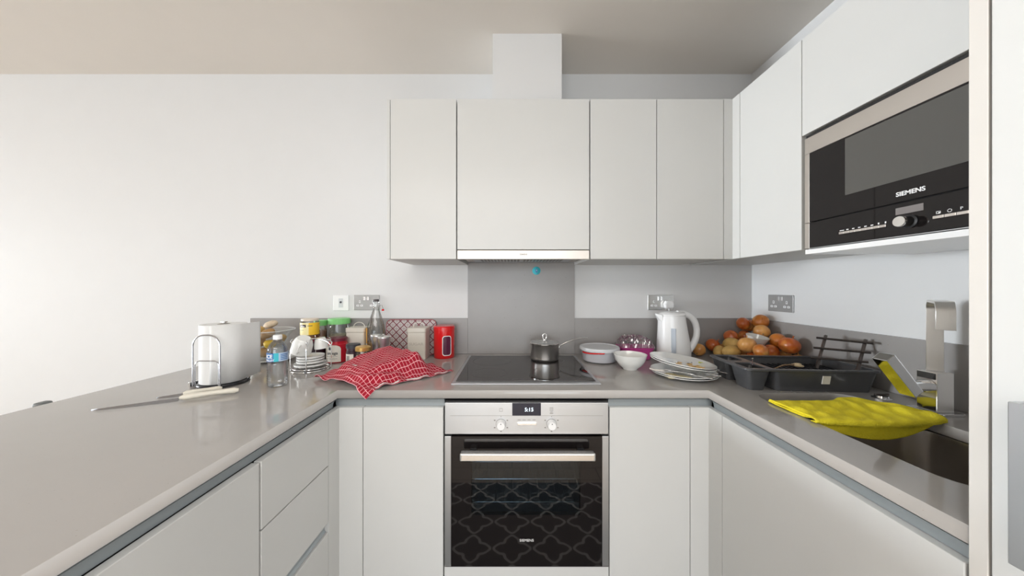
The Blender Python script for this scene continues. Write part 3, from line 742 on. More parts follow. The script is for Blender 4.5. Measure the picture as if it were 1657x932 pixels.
# dark coffee jar with the yellow-label jar on top
x, y = -1.000, 1.56
t = jar('coffee_jar', 'dark brown lidded jar behind the saucer stand, a yellow-label jar on top', x, y, [('body', darkplum_m, body_prof(.048, .108, .042)), ('lid', plum_m, lid_prof(.044, .1085, .012))])
t = jar('spread_jar', 'glass jar with yellow label and pale lid standing on the dark jar', -1.020, 1.55, [('contents', brown_m, body_prof(.0385, .020, c=.002)), ('glass', glass_m, [(0, .0), (.038, 0), (.041, .004), (.041, .082), (.036, .090)]), ('lid', mat('pale_lid', (.72, .62, .50), .35), lid_prof(.038, .088, .011))], z=.1212)
label_band(t, paleyel_m, .0416, .020, .080, -155, -62); label_band(t, yellow_m, .0418, .020, .080, -64, 40)
label_band(t, darkplum_m, .0421, .058, .072, -128, -80, 'logo_patch'); wrap_text(t, 'Alba', .014, silverprint_m, .0424, .064, -104)
label_band(t, darkprint_m, .0421, .064, .067, -70, -42, 'print_line'); label_band(t, darkprint_m, .0421, .044, .0455, -128, -95, 'print_line')
# small green lidded jar behind
jar('spice_jar', 'slim jar with a green lid squeezed behind the yellow-label jar', -1.034, 1.66, [('contents', brown_m, body_prof(.030, .145)), ('glass', glass_m, [(0, .0), (.031, 0), (.033, .004), (.033, .165), (.028, .172)]), ('lid', green_m, lid_prof(.032, .172, .028))])
# clear jar, green lid
t = jar('storage_jar', 'large clear jar with a bright green screw lid behind the red jar', -.948, 1.685, [('glass', glass_m, [(0, .0), (.047, 0), (.051, .006), (.051, .155), (.046, .175), (.046, .18)]), ('contents', mat('pale_contents', (.55, .47, .36), .7, noise=.2, nscale=60), body_prof(.0485, .12))])
m = MB(); gp = []
for i in range(72):
    a = 2 * PI * i / 72; r_ = .054 + (.0008 if i % 2 else 0); gp.append((r_ * math.cos(a), r_ * math.sin(a)))
m.prism(gp, 'z', .178, .208); m.build('lid', green_m, t, bevel=.003, smooth=False)
# red jar with arched cream label
t = jar('sauce_jar', 'red filled jar with an arched cream label standing in front of the clear jar', -.892, 1.568, [('body', redjar_m, body_prof(.0495, .106, .046)), ('lid', plum_m, lid_prof(.0475, .1065, .015))])
label_band(t, labelcream_m, .0502, .006, .090, -148, -42, arch=True)
wrap_text(t, 'omega', .020, darkprint_m, .0506, .050, -88, bold=.0004)
sy = label_band(t, darkprint_m, .0507, .066, .080, -108, -92, 'moon_logo')
for z in (.034, .022): label_band(t, darkprint_m, .0506, z, z + .001, -125, -60, 'print_line')
# square cream canisters
def canister(label, x, y, word):
    t = thing('canister', label, 'canister', (x, y, ZT + .0005), group='cream square canisters')
    MB().rbox(-.048, .048, -.048, .048, 0, .140, .010).build('body', cream_m, t, angle=40)
    l = MB().rbox(-.0505, .0505, -.0505, .0505, .1405, .164, .012).build('lid', cream_m, t, bevel=.003, angle=40)
    pts = [(-.030, 0, .0)] + [(-.030 * math.cos(a), 0, .026 * math.sin(a)) for a in [PI * i / 12 for i in range(1, 12)]] + [(.030, 0, 0)]
    MB().tube(pts, .0016, 8).build('lid_handle', mat('handle_wire', (.75, .72, .66), .3, metal=.5) if 'handle_wire' not in MATS else MATS['handle_wire'], l, loc=(0, 0, .163))
    text(word, .020, mat('faint_print' + word, (.50, .46, .40), .5), t, (0, -.0484, .080), FRONT, sx=1.2)
    return t
canister('square cream storage canister marked TEA among the jars', -.8235, 1.655, 'TEA')
canister('square cream canister in front of the diamond-patterned tray', -.501, 1.652, 'SUGAR')
# diamond patterned tray leaning on the upstand
t = thing('patterned_tray', 'white tray with dark red diamond lattice leaning on the upstand', 'tray', (-.567, 1.712, ZT + .001), (math.radians(-6.5), 0, 0))
MB().prism(rrect(-.141, .141, 0, .197, .028, 6), 'y', 0, .006).build('tray_face', trayart_m, t, smooth=False, bevel=.001)
o = MB().tube([(p[0], -.002, p[1]) for p in rrect(-.1395, .1395, .0015, .1955, .027, 6)], .0022, 6, closed=True).build('rim', mat('tray_rim', (.40, .10, .12), .3), t)
# red oval canister with window
t = thing('canister', 'glossy red canister with a rounded clear window', 'canister', (-.368, 1.668, ZT + .0005))
MB().lathe([(0, 0), (.053, 0), (.0555, .003), (.0555, .146), (0, .146)], 48).build('body', red_m, t)
MB().lathe([(0, .1465), (.0565, .1465), (.0565, .165), (.052, .170), (0, .1715)], 48).build('lid', red_m, t)
fa = -1.10
def curved_plate(m_, name, hw_, z0, z1, r, rad, parent, thick=.0012, ring=None):
    pts = rrect(-hw_, hw_, z0, z1, rad, 6); n = len(pts); vs = []
    def P(p, rr): a = fa + p[0] / r; return (rr * math.cos(a), rr * math.sin(a), p[1])
    if ring:
        inner = rrect(-hw_ + ring, hw_ - ring, z0 + ring, z1 - ring, rad - ring * .6, 6)
        vs = [P(p, r + thick) for p in pts] + [P(p, r + thick) for p in inner] + [P(p, r - .0005) for p in pts] + [P(p, r - .0005) for p in inner]
        fs = []
        for i in range(n):
            j = (i + 1) % n; fs += [(i, j, n + j, n + i), (i, 2 * n + i, 2 * n + j, j), (n + i, n + j, 3 * n + j, 3 * n + i)]
        return MB().add(vs, fs).build(name, m_, parent)
    # fill as strips: grid by columns
    cols = 14; vs = []; fs = []
    for i in range(cols + 1):
        u = -hw_ + 2 * hw_ * i / cols; d = max(0, abs(u) - (hw_ - rad)); c_ = rad - math.sqrt(max(0, rad * rad - d * d)); a = fa + u / r
        for zz in (z0 + c_, z1 - c_): vs.append(((r + thick) * math.cos(a), (r + thick) * math.sin(a), zz))
    for i in range(cols): fs.append((2 * i, 2 * i + 2, 2 * i + 3, 2 * i + 1))
    return MB().add(vs, fs).build(name, m_, parent)
curved_plate(mat('canister_window', (.10, .02, .05), .08), 'window', .0215, .020, .117, .0556, .012, t, thick=.0005)
curved_plate(silverprint_m, 'window_frame', .0245, .016, .121, .0556, .014, t, ring=.0036)
# swing-top bottle
t = thing('swing_top_bottle', 'tall clear swing-top glass bottle in front of the left socket', 'bottle', (-.722, 1.632, ZT + .0005))
gp = [(0, 0), (.044, 0), (.048, .005), (.048, .135), (.044, .165), (.030, .215), (.017, .255), (.0135, .275), (.0135, .292), (.016, .294), (.016, .300)]
MB().lathe(gp, 40).build('glass', glass_m, t)
MB().lathe([(0, .004), (.044, .004), (.0455, .008), (.0455, .090), (0, .090)], 32).build('oil', mat('bottle_contents', (.42, .26, .12), .15), t)
MB().lathe([(0, .3005), (.0145, .3005), (.0145, .311), (.012, .3135), (0, .3135)], 24).build('stopper', foam_m, t)
MB().tube([(.0135, 0, .27), (.024, -.004, .285), (.033, -.006, .283), (.040, -.004, .262), (.034, 0, .255), (.026, 0, .270), (.016, 0, .309)], .0014, 6).build('wire_bail', chrome_m, t)
MB().lathe([(0, 0), (.006, .001), (.007, .006), (0, .012)], 12).build('bail_bead', red_m, t, loc=(.038, -.004, .252))
label_band(t, orange_m, .0484, .085, .165, -175, -128); label_band(t, labelcream_m, .0485, .02, .085, -175, -128); 
# salt and pepper mills
def mill(label, x, y):
    t = thing('pepper_mill', label, 'mill', (x, y, ZT + .0005), group='steel salt and pepper mills')
    MB().lathe([(0, 0), (.030, 0), (.031, .003), (.031, .010), (.0265, .014), (.0245, .06), (0, .06)], 32).build('base', mat('mill_glass', (.09, .08, .08), .06, metal=.2) if 'mill_glass' not in MATS else MATS['mill_glass'], t)
    MB().lathe([(0, .0605), (.0245, .0605), (.0245, .085), (.0275, .110), (.0325, .130), (.0330, .136), (0, .136)], 32).build('sleeve', steel_m, t)
    MB().lathe([(0, .1365), (.0335, .1365), (.0335, .140), (.031, .1425), (0, .1445)], 32).build('cap', polish_m, t)
mill('steel mill with flared top, the nearer one just behind the checked towel', -.616, 1.480)
mill('steel mill with flared top, tucked behind its twin beside the swing-top bottle', -.672, 1.535)
# small jars
t = jar('black_lid_jar', 'small jar with a black lid and barcode label beside the red jar', -.775, 1.500, [('body', darkplum_m, body_prof(.031, .082, .029)), ('lid', darkprint_m, lid_prof(.0325, .0825, .019))])
label_band(t, labelcream_m, .0316, .006, .056, -150, -62)
for i in range(7): label_band(t, darkprint_m, .0320, .024, .048, -128 + i * 5, -125.5 + i * 5, 'barcode_line')
t = jar('gold_lid_jar', 'small jar with a gold lid just behind the checked towel', -.706, 1.455, [('contents', brown_m, body_prof(.028, .06)), ('glass', glass_m, [(0, .0), (.029, 0), (.031, .004), (.031, .068), (.028, .072), (.028, .078)]), ('lid', gold_m, lid_prof(.0335, .078, .020, .004))])

# saucer stand with cups
sx_, sy_ = -.925, 1.415
t = thing('cup_stand', 'chrome wire stand holding stacked saucers and hanging cups', 'cup stand', (sx_, sy_, ZT + .0005))
def ring(m, r, z, w, n=40): m.tube([(r * math.cos(2 * PI * i / n), r * math.sin(2 * PI * i / n), z) for i in range(n)], w, 8, closed=True)
m = MB(); ring(m, .078, .003, .0024); ring(m, .072, .012, .0018); m.tube([(-.078, 0, .003), (.078, 0, .003)], .002); m.tube([(0, -.078, .003), (0, .078, .003)], .002); m.build('base_ring', chrome_m, t)
for ang in (20, 110):
    a = math.radians(ang); c_, s_ = math.cos(a), math.sin(a); pts = []
    prof = [(-.080, .003), (-.082, .05), (-.080, .095)] + [(-.080 * math.cos(q), .095 + .045 * math.sin(q)) for q in [PI * i / 14 for i in range(1, 14)]] + [(.080, .095), (.082, .05), (.080, .003)]
    MB().tube([(p * c_, p * s_, z) for p, z in prof], .0020, 8).build('arch_wire', chrome_m, t)
for ang in (20, 110, 200, 290):
    a = math.radians(ang); c_, s_ = math.cos(a), math.sin(a); pts = []
    for i in range(20):
        q = i / 19 * 2.3 * PI; rr = .012 * (1 - i / 26); pts.append((.070 + rr * math.sin(q), .142 - .012 + rr * math.cos(q)))
    MB().tube([(p * c_, p * s_, z) for p, z in pts], .0014, 6).build('hook', chrome_m, t)
SL = ['white saucer at the bottom of the stack in the chrome stand', 'second white saucer from the bottom in the chrome stand', 'third white saucer from the bottom in the chrome stand', 'topmost white saucer in the chrome stand']
sz = .0150
for i, l in enumerate(SL):
    r_ = .066 if i == 0 else .056
    z_ = ZT + .0155 + (0, .0125, .0235, .0345)[i]
    o = MB().lathe([(0, .003), (.025, .003), (r_ - .006, .012), (r_, .0165), (r_ - .001, .0085), (r_ - .010, .0050), (.028, .0), (0, .0)], 40).build('saucer', cer_m, None, loc=(sx_, sy_ - .004, z_))
    tag(o, l, 'saucer', 'stacked saucers')
def cup(label, loc, rot, r_=.036, h_=.056):
    t = thing('espresso_cup', label, 'cup', loc, rot, 'hanging white cups')
    MB().lathe([(0, 0), (r_ * .62, 0), (r_ * .80, .010), (r_ * .96, .030), (r_, h_), (r_ - .0025, h_), (r_ * .92, .030), (r_ * .74, .012), (0, .004)], 36).build('body', cer_m, t)
    MB().tube([(r_ * .93, 0, .048), (r_ + .014, 0, .050), (r_ + .020, 0, .036), (r_ + .012, 0, .020), (r_ * .86, 0, .016)], .0030, 8).build('cup_handle', cer_m, t)
cup('white cup hanging tilted at the front of the chrome stand', (sx_ - .020, sy_ - .018, ZT + .146), (math.radians(162), math.radians(20), math.radians(-75)), .043, .070)
cup('white cup hanging at the back of the chrome stand', (sx_ + .020, sy_ + .036, ZT + .140), (math.radians(178), math.radians(-5), math.radians(60)), .030, .050)

# water bottle
t = thing('water_bottle', 'clear ribbed plastic water bottle with blue label on the peninsula', 'bottle', (-.8965, 1.175, ZT + .0005))
prof = [(0, .004), (.014, .002), (.026, 0), (.030, .004), (.032, .012)]
for i in range(9):
    z = .016 + i * .0085; prof += [(.0335, z), (.0315, z + .0042)]
prof += [(.0335, .096), (.0335, .130), (.0325, .136), (.0325, .142), (.0300, .150), (.0225, .164), (.0145, .172), (.0128, .176), (.0128, .180)]
MB().lathe(prof, 40).build('plastic_body', pet_m, t, angle=80)
MB().lathe([(0, .178), (.0148, .178), (.0148, .192), (.0135, .194), (0, .194)], 32).build('cap', white_m, t)
label_band(t, blue_m, .0340, .098, .130, -175, -72); label_band(t, teal_m, .0341, .098, .130, -74, -48)
label_band(t, mat('label_pale_blue', (.45, .60, .78), .4), .0340, .098, .130, -50, 60)
wrap_text(t, 'ICE', .019, silverprint_m, .0345, .1175, -103, bold=.0006); wrap_text(t, 'VALLEY', .0105, silverprint_m, .0345, .1035, -100, bold=.0003)
for q_ in (.104, .110, .116, .122): label_band(t, blue_m, .0344, q_, q_ + .0025, -38, 5, 'print_line')

# fruit bowl on a plate
bx_, by_ = -1.262, 1.585
o = MB().lathe([(0, .004), (.055, .004), (.090, .012), (.104, .017), (.104, .0145), (.090, .009), (.055, 0), (0, 0)], 48).build('dinner_plate', cer_m, None, loc=(-1.235, by_, ZT + .0005))
tag(o, 'white plate under the glass bowl of potatoes', 'plate')
t = thing('glass_bowl', 'flared glass bowl piled with potatoes behind the paper towel', 'bowl', (bx_, by_, ZT + .0055))
MB().lathe([(0, .004), (.045, .004), (.060, .02), (.075, .08), (.092, .125), (.118, .152), (.1195, .150), (.094, .122), (.077, .078), (.062, .018), (.045, 0), (0, 0)], 48).build('glass', clear('thick_glass', (.96, .97, .97), .02, .02, .3), t)
MB().tube([(.119 * math.cos(2 * PI * i / 48), .119 * math.sin(2 * PI * i / 48), .152) for i in range(48)], .0022, 8, closed=True).build('rim', mat('glass_rim', (.80, .80, .80), .1, metal=.4), t)
def potato(name, label, cat, m_, loc, rad, rot, seed, group):
    rnd = random.Random(seed); bm = bmesh.new(); bmesh.ops.create_icosphere(bm, subdivisions=3, radius=1)
    ph = [rnd.uniform(0, 6) for _ in range(6)]
    for v in bm.verts:
        d = v.co.normalized(); k = 1 + .05 * math.sin(2.1 * d.x + ph[0]) + .05 * math.sin(2.7 * d.y + ph[1]) + .04 * math.sin(3.3 * d.z + ph[2]) + .02 * math.sin(7 * d.x + 5 * d.z + ph[3])
        v.co = Vector((d.x * rad[0], d.y * rad[1], d.z * rad[2])) * k
    for f in bm.faces: f.smooth = True
    me = bpy.data.meshes.new(name); bm.to_mesh(me); bm.free(); me.materials.append(m_)
    o = bpy.data.objects.new(name, me); C.objects.link(o); o.location = loc; o.rotation_euler = rot
    return tag(o, label, cat, group)
gpt = 'potatoes in the glass bowl'
zb = ZT + .0055
potato('potato', 'brown potato at the bottom of the glass bowl', 'potato', potato2_m, (bx_ - .015, by_ + .005, zb + .036), (.036, .028, .026), (0, 0, .4), 1, gpt)
potato('lemon', 'yellow lemon low in the glass bowl beside the paper towel edge', 'lemon', lemon_m, (bx_ + .026, by_ - .022, zb + .082), (.026, .024, .024), (0, .3, .2), 2, gpt)
potato('potato', 'potato in the middle of the glass bowl, above the lemon', 'potato', potato_m, (bx_ + .050, by_ + .020, zb + .104), (.030, .024, .022), (.1, -.5, .5), 3, gpt)
potato('potato', 'dark potato at the left inside the glass bowl', 'potato', potato2_m, (bx_ - .035, by_ - .01, zb + .092), (.034, .026, .025), (.2, .2, 1.2), 4, gpt)
potato('potato', 'potato near the rim of the glass bowl, under the pale root', 'potato', potato2_m, (bx_ + .018, by_ - .018, zb + .137), (.036, .026, .024), (.1, -.45, .3), 5, gpt)
potato('potato', 'potato heaped on the left of the glass bowl top', 'potato', potato_m, (bx_ - .052, by_ + .012, zb + .150), (.032, .026, .024), (.3, .3, 2), 6, gpt)
potato('ginger_root', 'pale knobbly root lying on top of the potato heap', 'root vegetable', ginger_m, (bx_ + .016, by_ + .0, zb + .181), (.036, .020, .016), (.1, -.35, .1), 7, gpt)

# paper towel on its holder
px_, py_ = -1.130, 1.205
t = thing('paper_towel_holder', 'chrome and black paper towel holder with an arched spring arm', 'paper towel holder', (px_, py_, ZT + .0005))
MB().lathe([(0, 0), (.077, 0), (.079, .002), (.079, .010), (.077, .012), (0, .012)], 48).build('base', mat('dark_base', (.06, .06, .065), .2, metal=.7), t, bevel=.002)
MB().lathe([(0, .0125), (.005, .0125), (.005, .236), (.011, .238), (.011, .243), (0, .245)], 20).build('spindle', chrome_m, t)
def arch(x0, x1, z0, z1, r, y):
    pts = [(x0, y, z0)]; rr = (x1 - x0) / 2 - .0
    k = min(rr, r)
    pts += [(x0, y, z1 - k)] + [(x0 + k - k * math.cos(a), y, z1 - k + k * math.sin(a)) for a in [PI / 2 * i / 8 for i in range(1, 9)]]
    pts += [(x1 - k + k * math.sin(a), y, z1 - k + k * math.cos(a)) for a in [PI / 2 * i / 8 for i in range(0, 9)]] + [(x1, y, z0)]
    return pts
MB().tube(arch(-.045, .055, .0125, .200, .042, -.0745), .0026, 8).build('spring_arm', arch_m, t, loc=(0, 0, 0))
MB().tube(arch(-.037, .050, .0125, .105, .018, -.0745), .0018, 8).build('inner_arm', arch_m, t)
MB().box(-.082, -.075, -.055, -.02, .0005, .020).build('foot_clip', chrome_m, t, smooth=False, bevel=.001)
t = thing('paper_towel_roll', 'thick white paper towel roll with a loose sheet hanging off', 'paper towel', (px_, py_, ZT + .014))
MB().lathe([(.020, 0), (.0695, 0), (.0705, .001), (.0705, .219), (.0695, .220), (.020, .220)], 64, closed=True).build('roll', paper_m, t)
MB().lathe([(.0190, .0003), (.0199, .0003), (.0199, .2197), (.0190, .2197)], 32, closed=True).build('core', mat('cardboard_core', (.40, .33, .26), .8), t)
m = MB(); vs = []; fs = []; n = 20
path = [(.0712 * math.cos(a), .0712 * math.sin(a)) for a in [math.radians(-80 + 80 * i / 10) for i in range(11)]] + [(.0712 - .001 * i, .0092 * i) for i in range(1, 12)]
for i, (u, v) in enumerate(path): vs += [(u, v, .001 + .003 * max(0, i - 12) / 9), (u, v, .219)]
for i in range(len(path) - 1): fs.append((2 * i, 2 * i + 2, 2 * i + 3, 2 * i + 1))
m.add(vs, fs).build('loose_sheet', paper_m, t, solid=.0006)

# knives
def knife(label, tip, hs, he, bw, hr, z=.0008):
    """tip, handle start, handle end on the worktop plane"""
    tip, hs, he = Vector((*tip, 0)), Vector((*hs, 0)), Vector((*he, 0)); org = hs.copy()
    t = thing('kitchen_knife', label, 'knife', (org.x, org.y, ZT + z), group='white handled kitchen knives')
    d = (tip - hs); l = d.length; d.normalize(); q = Vector((-d.y, d.x, 0)); vs = []; fs = []; n = 14
    if q.y < 0: q = -q
    for i in range(n + 1):
        s_ = i / n; w = bw * (1 - s_ ** 2.6); c_ = d * (l * s_); up = .004 + .004 * (1 - s_)
        # spine at the far side, edge near
        a = c_ + q * (bw * .5) * (1 - .25 * s_ ** 2); b = a - q * (w + .0006)
        vs += [(a.x, a.y, up + .0010), (a.x, a.y, up - .0004), (b.x, b.y, .0006 + .002 * (1 - s_))]
    for i in range(n):
        p = i * 3; k = p + 3; fs += [(p, k, k + 2, p + 2), (p + 1, p + 2, k + 2, k + 1), (p, p + 1, k + 1, k)]
    fs += [(0, 2, 1), (3 * n, 3 * n + 1, 3 * n + 2)]
    MB().add(vs, fs).build('blade', blade_m, t, smooth=False)
    dd = he - hs; L_ = dd.length; pts = []; rr = []
    for i in range(13):
        s_ = i / 12; pts.append(hs - org + dd * s_ + Vector((0, 0, hr + .0005 + .002 * math.sin(s_ * PI)))); rr.append(hr * (.80 + .18 * math.sin(s_ * 2.2 * PI + .6) * .6 + .12 * s_) * (1 if 0 < i < 12 else .55))
    MB().tube(pts, rr, 14).build('knife_handle', mat('ivory_handle', (.78, .74, .64), .35) if 'ivory_handle' not in MATS else MATS['ivory_handle'], t)
knife('long white-handled knife lying on the peninsula, its blade pointing left', (-1.272, .925), (-1.098, 1.014), (-.973, 1.094), .017, .0100)
knife('shorter white-handled knife lying behind the long knife', (-1.195, 1.030), (-1.135, 1.060), (-1.055, 1.118), .014, .0085)

# ------------------------------------------------------------------ covered dish and checked towel
dx_, dy_ = -.560, 1.290
t = thing('serving_dish', 'white oval dish hidden under the red checked towel', 'dish', (dx_, dy_, ZT + .0008), (0, 0, math.radians(20)))
o = MB().lathe([(0, .0), (.060, 0), (.085, .012), (.112, .030), (.118, .034), (.1175, .037), (.110, .034), (.084, .017), (.058, .005), (0, .005)], 48).build('dish_body', cer_m, t)
MB().lathe([(0, .036), (.040, .037), (.046, .040), (.044, .062), (.030, .070), (0, .072)], 36).build('covered_heap', cer_m, t)
def sstep(a, b, x): x = max(0, min(1, (x - a) / (b - a))); return x * x * (3 - 2 * x)
def towel():
    T0, T1, T3, T4 = (Vector((-.560, 1.362)), .116), (Vector((-.405, 1.300)), .098), (Vector((-.580, 1.190)), .052), (Vector((-.672, 1.262)), .070)
    def tri(p):
        return min(tri1(p, T0, T1, T3), tri1(p, T0, T4, T3), key=lambda q: (q[0], -q[1]))
    def tri1(p, T0, T1, T2):
        a, b, c = T0[0], T1[0], T2[0]
        den = (b.y - c.y) * (a.x - c.x) + (c.x - b.x) * (a.y - c.y)
        w0 = ((b.y - c.y) * (p.x - c.x) + (c.x - b.x) * (p.y - c.y)) / den; w1 = ((c.y - a.y) * (p.x - c.x) + (a.x - c.x) * (p.y - c.y)) / den; w2 = 1 - w0 - w1
        if min(w0, w1, w2) >= 0: return 0, w0 * T0[1] + w1 * T1[1] + w2 * T2[1]
        best = (9, 0)
        for (q, hq), (q2, h2) in ((T0, T1), (T1, T2), (T2, T0)):
            t_ = max(0, min(1, (p - q).dot(q2 - q) / (q2 - q).length_squared)); d_ = (p - q.lerp(q2, t_)).length
            if d_ < best[0]: best = (d_, hq + (h2 - hq) * t_)
        return best
    A = Vector((-.812, 1.262)); B = Vector((-.522, 1.098)); Cc = Vector((-.262, 1.372)); D = Vector((-.585, 1.420))
    n = 80; vs = []; fs = []; uv = []
    for i in range(n + 1):
        for j in range(n + 1):
            u, v = i / n, j / n          # u: A->B, v: A->D
            p = (A * (1 - u) + B * u) * (1 - v) + (D * (1 - u) + Cc * u) * v
            # bow the edges and rumple
            e = p.copy()
            e.y += .010 * math.sin(PI * v * 2.0) * (u ** 3) - .010 * math.sin(6 * u + 1) * (1 - v) ** 3 * .6
            d_, hq = tri(e)
            h = hq * (1 - .55 * sstep(0, .055, d_) - .45 * sstep(.03, .17, d_))
            h += .008 * math.exp(-((u - .45) / .12) ** 2) * (1 - sstep(.0, .16, v))
            h *= (.10 + .90 * sstep(0, .24, 1 - u)) * (.40 + .60 * sstep(0, .16, v))
            rim = .040 * (1 - sstep(.115, .150, math.hypot(e.x - dx_, e.y - dy_)))
            h = max(h, rim)
            edge = min(u, 1 - u, v, 1 - v)
            folds = math.sin(26 * u + 9 * v) * .5 + math.sin(31 * v - 12 * u + 1.3) * .5
            h += .0045 * folds * (1 - sstep(.0, .30, edge)) + .0025 * math.sin(40 * u * v + 14 * u)
            h += .0035 * (math.sin(17 * (u + v)) * math.sin(9 * (u - v)))
            # hem curl in front
            h += .008 * math.exp(-((v - .0) / .03) ** 2) * (0.5 + .5 * math.sin(u * 20))
            z = ZT + .0035 + max(0, h)
            if e.y < 1.128:                 # hangs over the worktop edge
                k = (1.128 - e.y); z = min(z, ZT + .006 - k * .9); e.y = 1.128 - k * .75 - .006 * min(1, k / .01)
            vs.append((e.x, e.y, z)); uv.append((u, v))
    for i in range(n):
        for j in range(n):
            a = i * (n + 1) + j; fs.append((a, a + n + 1, a + n + 2, a + 1))
    o = MB().add(vs, fs).build('tea_towel', towel_m, None, uv=uv, solid=.0016, angle=180)
    tag(o, 'red tea towel with white grid checks draped over a dish', 'tea towel')
    # white hem strips along the front-right edge, care tag
    def P(u, v): return Vector(vs[int(round(u * n)) * (n + 1) + int(round(v * n))])
    for name, seq in (('hem_stripe', [(.985, .10 + .24 * k / 10) for k in range(11)]), ('hem_stripe', [(.985, .42 + .28 * k / 10) for k in range(11)]), ('hem_stripe', [(.985, .78 + .16 * k / 10) for k in range(11)])):
        vv = []; ff = []
        for k, (u, v) in enumerate(seq):
            p = P(u, v) + Vector((0, 0, .0016)); q = P(u - .028, v) + Vector((0, 0, .0016)); vv += [tuple(p), tuple(q)]
        for k in range(len(seq) - 1): ff.append((2 * k, 2 * k + 2, 2 * k + 3, 2 * k + 1))
        MB().add(vv, ff).build(name, stripe_m, o, solid=.0004)
    p = P(.42, .12); q = P(.50, .12); r1 = P(.42, .20); r2 = P(.50, .20); up = Vector((0, 0, .002))
    MB().add([tuple(p + up), tuple(q + up), tuple(r2 + up), tuple(r1 + up)], [(0, 1, 2, 3)]).build('care_label', stripe_m, o, solid=.0005)['label'] = 'small white care label'
    return o
towel()

# ------------------------------------------------------------------ saucepan
t = thing('saucepan', 'small stainless steel saucepan with glass lid on the hob', 'saucepan', (.1685, 1.585, ZT + .0066))
MB().lathe([(0, 0), (.066, 0), (.071, .004), (.073, .012), (.0735, .080), (.076, .083), (.0745, .0835), (.0715, .080), (.071, .012), (.066, .005), (0, .004)], 56).build('pan_body', satin_m, t)
lid = MB().lathe([(.0720, .0845), (.0785, .0845), (.0790, .0880), (.0760, .0895), (.0720, .0890)], 56, closed=True).build('lid_rim', polish_m, t)
MB().lathe([(0, .0985), (.030, .0965), (.0725, .0885), (.0725, .0870), (.030, .0950), (0, .0970)], 48).build('lid_glass', mat('lid_glass', (.30, .31, .31), .05, coat=.5), t)
kn = MB().lathe([(0, .0985), (.008, .0985), (.0075, .104), (.0045, .107), (0, .107)], 20).build('lid_knob', chrome_m, t)
MB().tube([(.006, 0, .105), (.010, .0, .115), (.009, 0, .127), (0, 0, .133), (-.009, 0, .127), (-.010, 0, .115), (-.006, 0, .105)], .0035, 10).build('loop', chrome_m, kn)
pts = [(.072, .02, .064), (.085, .022, .068), (.110, .026, .080), (.15, .032, .094), (.19, .040, .102), (.232, .048, .104)]
m = MB()
m.tube(pts, [.0050, .0038, .0040, .0046, .0050, .0030], 10); hl = m.build('pan_handle', polish_m, t)
MB().lathe([(0, 0), (.008, 0), (.009, .006), (0, .008)], 12).build('handle_bracket', chrome_m, t, loc=(.0725, .020, .060), rot=(0, PI / 2, 0))

# plastic tub
t = thing('plastic_tub', 'round translucent plastic tub with lid and red band', 'tub', (.448, 1.575, ZT + .0044))
MB().lathe([(0, .0), (.078, 0), (.083, .004), (.092, .060), (.0905, .060), (.082, .006), (0, .003)], 56).build('tub_body', frostb_m, t)
MB().lathe([(0, .004), (.080, .0045), (.0820, .020), (0, .018)], 48).build('contents', mat('pale_pink_contents', (.62, .42, .40), .5), t)
MB().lathe([(0, .066), (.088, .066), (.090, .068), (.0995, .068), (.1005, .062), (.0995, .056), (.098, .056), (.0985, .066), (.0975, .0715), (.090, .0725), (.088, .0695), (0, .0695)], 56).build('tub_lid', mat('milky_lid', (.74, .75, .77), .3, trans=.15), t)
m = MB(); m.tube([(.0955 * math.cos(a), .0955 * math.sin(a), .050 + .0025 * math.sin(3 * a)) for a in [math.radians(195 + 75 * i / 20) for i in range(21)]], [.002] + [.0035] * 19 + [.001], 8).build('red_band', red_m, t)
# white bowl
t = thing('cereal_bowl', 'small plain white bowl between plastic tub and plates', 'bowl', (.546, 1.420, ZT + .0005))
MB().lathe([(0, .004), (.026, .004), (.027, 0), (.031, 0), (.032, .004), (.050, .018), (.066, .042), (.0735, .069), (.0715, .0695), (.063, .042), (.047, .020), (.025, .010), (0, .008)], 56).build('bowl_body', cer_m, t)

# pink tray under clear crumpled film
t = thing('fruit_punnet', 'pink plastic tray wrapped in clear crumpled film beside the kettle', 'food tray', (.655, 1.642, ZT + .0005), (0, 0, math.radians(-4)))
m = MB(); rings = []
for ins, z in ((.018, 0), (.012, .003), (.0, .058), (-.004, .060), (-.004, .064), (.002, .064), (.004, .058), (.016, .006)): rings.append([(p[0], p[1], z) for p in rrect(-.082 + ins, .082 - ins, -.066 + ins, .066 - ins, .025, 6)])
c_ = len(rings[0]); vs = [p for q in rings for p in q]; fs = [(k * c_ + i, k * c_ + (i + 1) % c_, (k + 1) * c_ + (i + 1) % c_, (k + 1) * c_ + i) for k in range(len(rings) - 1) for i in range(c_)]
fs += [tuple(range(c_ - 1, -1, -1)), tuple((len(rings) - 1) * c_ + i for i in range(c_))]
m.add(vs, fs).build('tray', mat('translucent_pink', (.78, .10, .42), .2, trans=.35), t)
rnd = random.Random(3); n = 34; vs = []; fs = []
for i in range(n + 1):
    for j in range(n + 1):
        u, v = -1 + 2 * i / n, -1 + 2 * j / n
        e = max(0, 1 - max(abs(u), abs(v)) ** 6); z = .066 + .052 * e * (.85 + .15 * math.cos(2 * u)) + (rnd.uniform(-.006, .006) if e > .05 else 0)
        vs.append((u * .083 + rnd.uniform(-.001, .001), v * .067 + rnd.uniform(-.001, .001), z))
for i in range(n):
    for j in range(n): a = i * (n + 1) + j; fs.append((a, a + n + 1, a + n + 2, a + 1))
MB().add(vs, fs).build('film_cover', film_m, t, smooth=False)

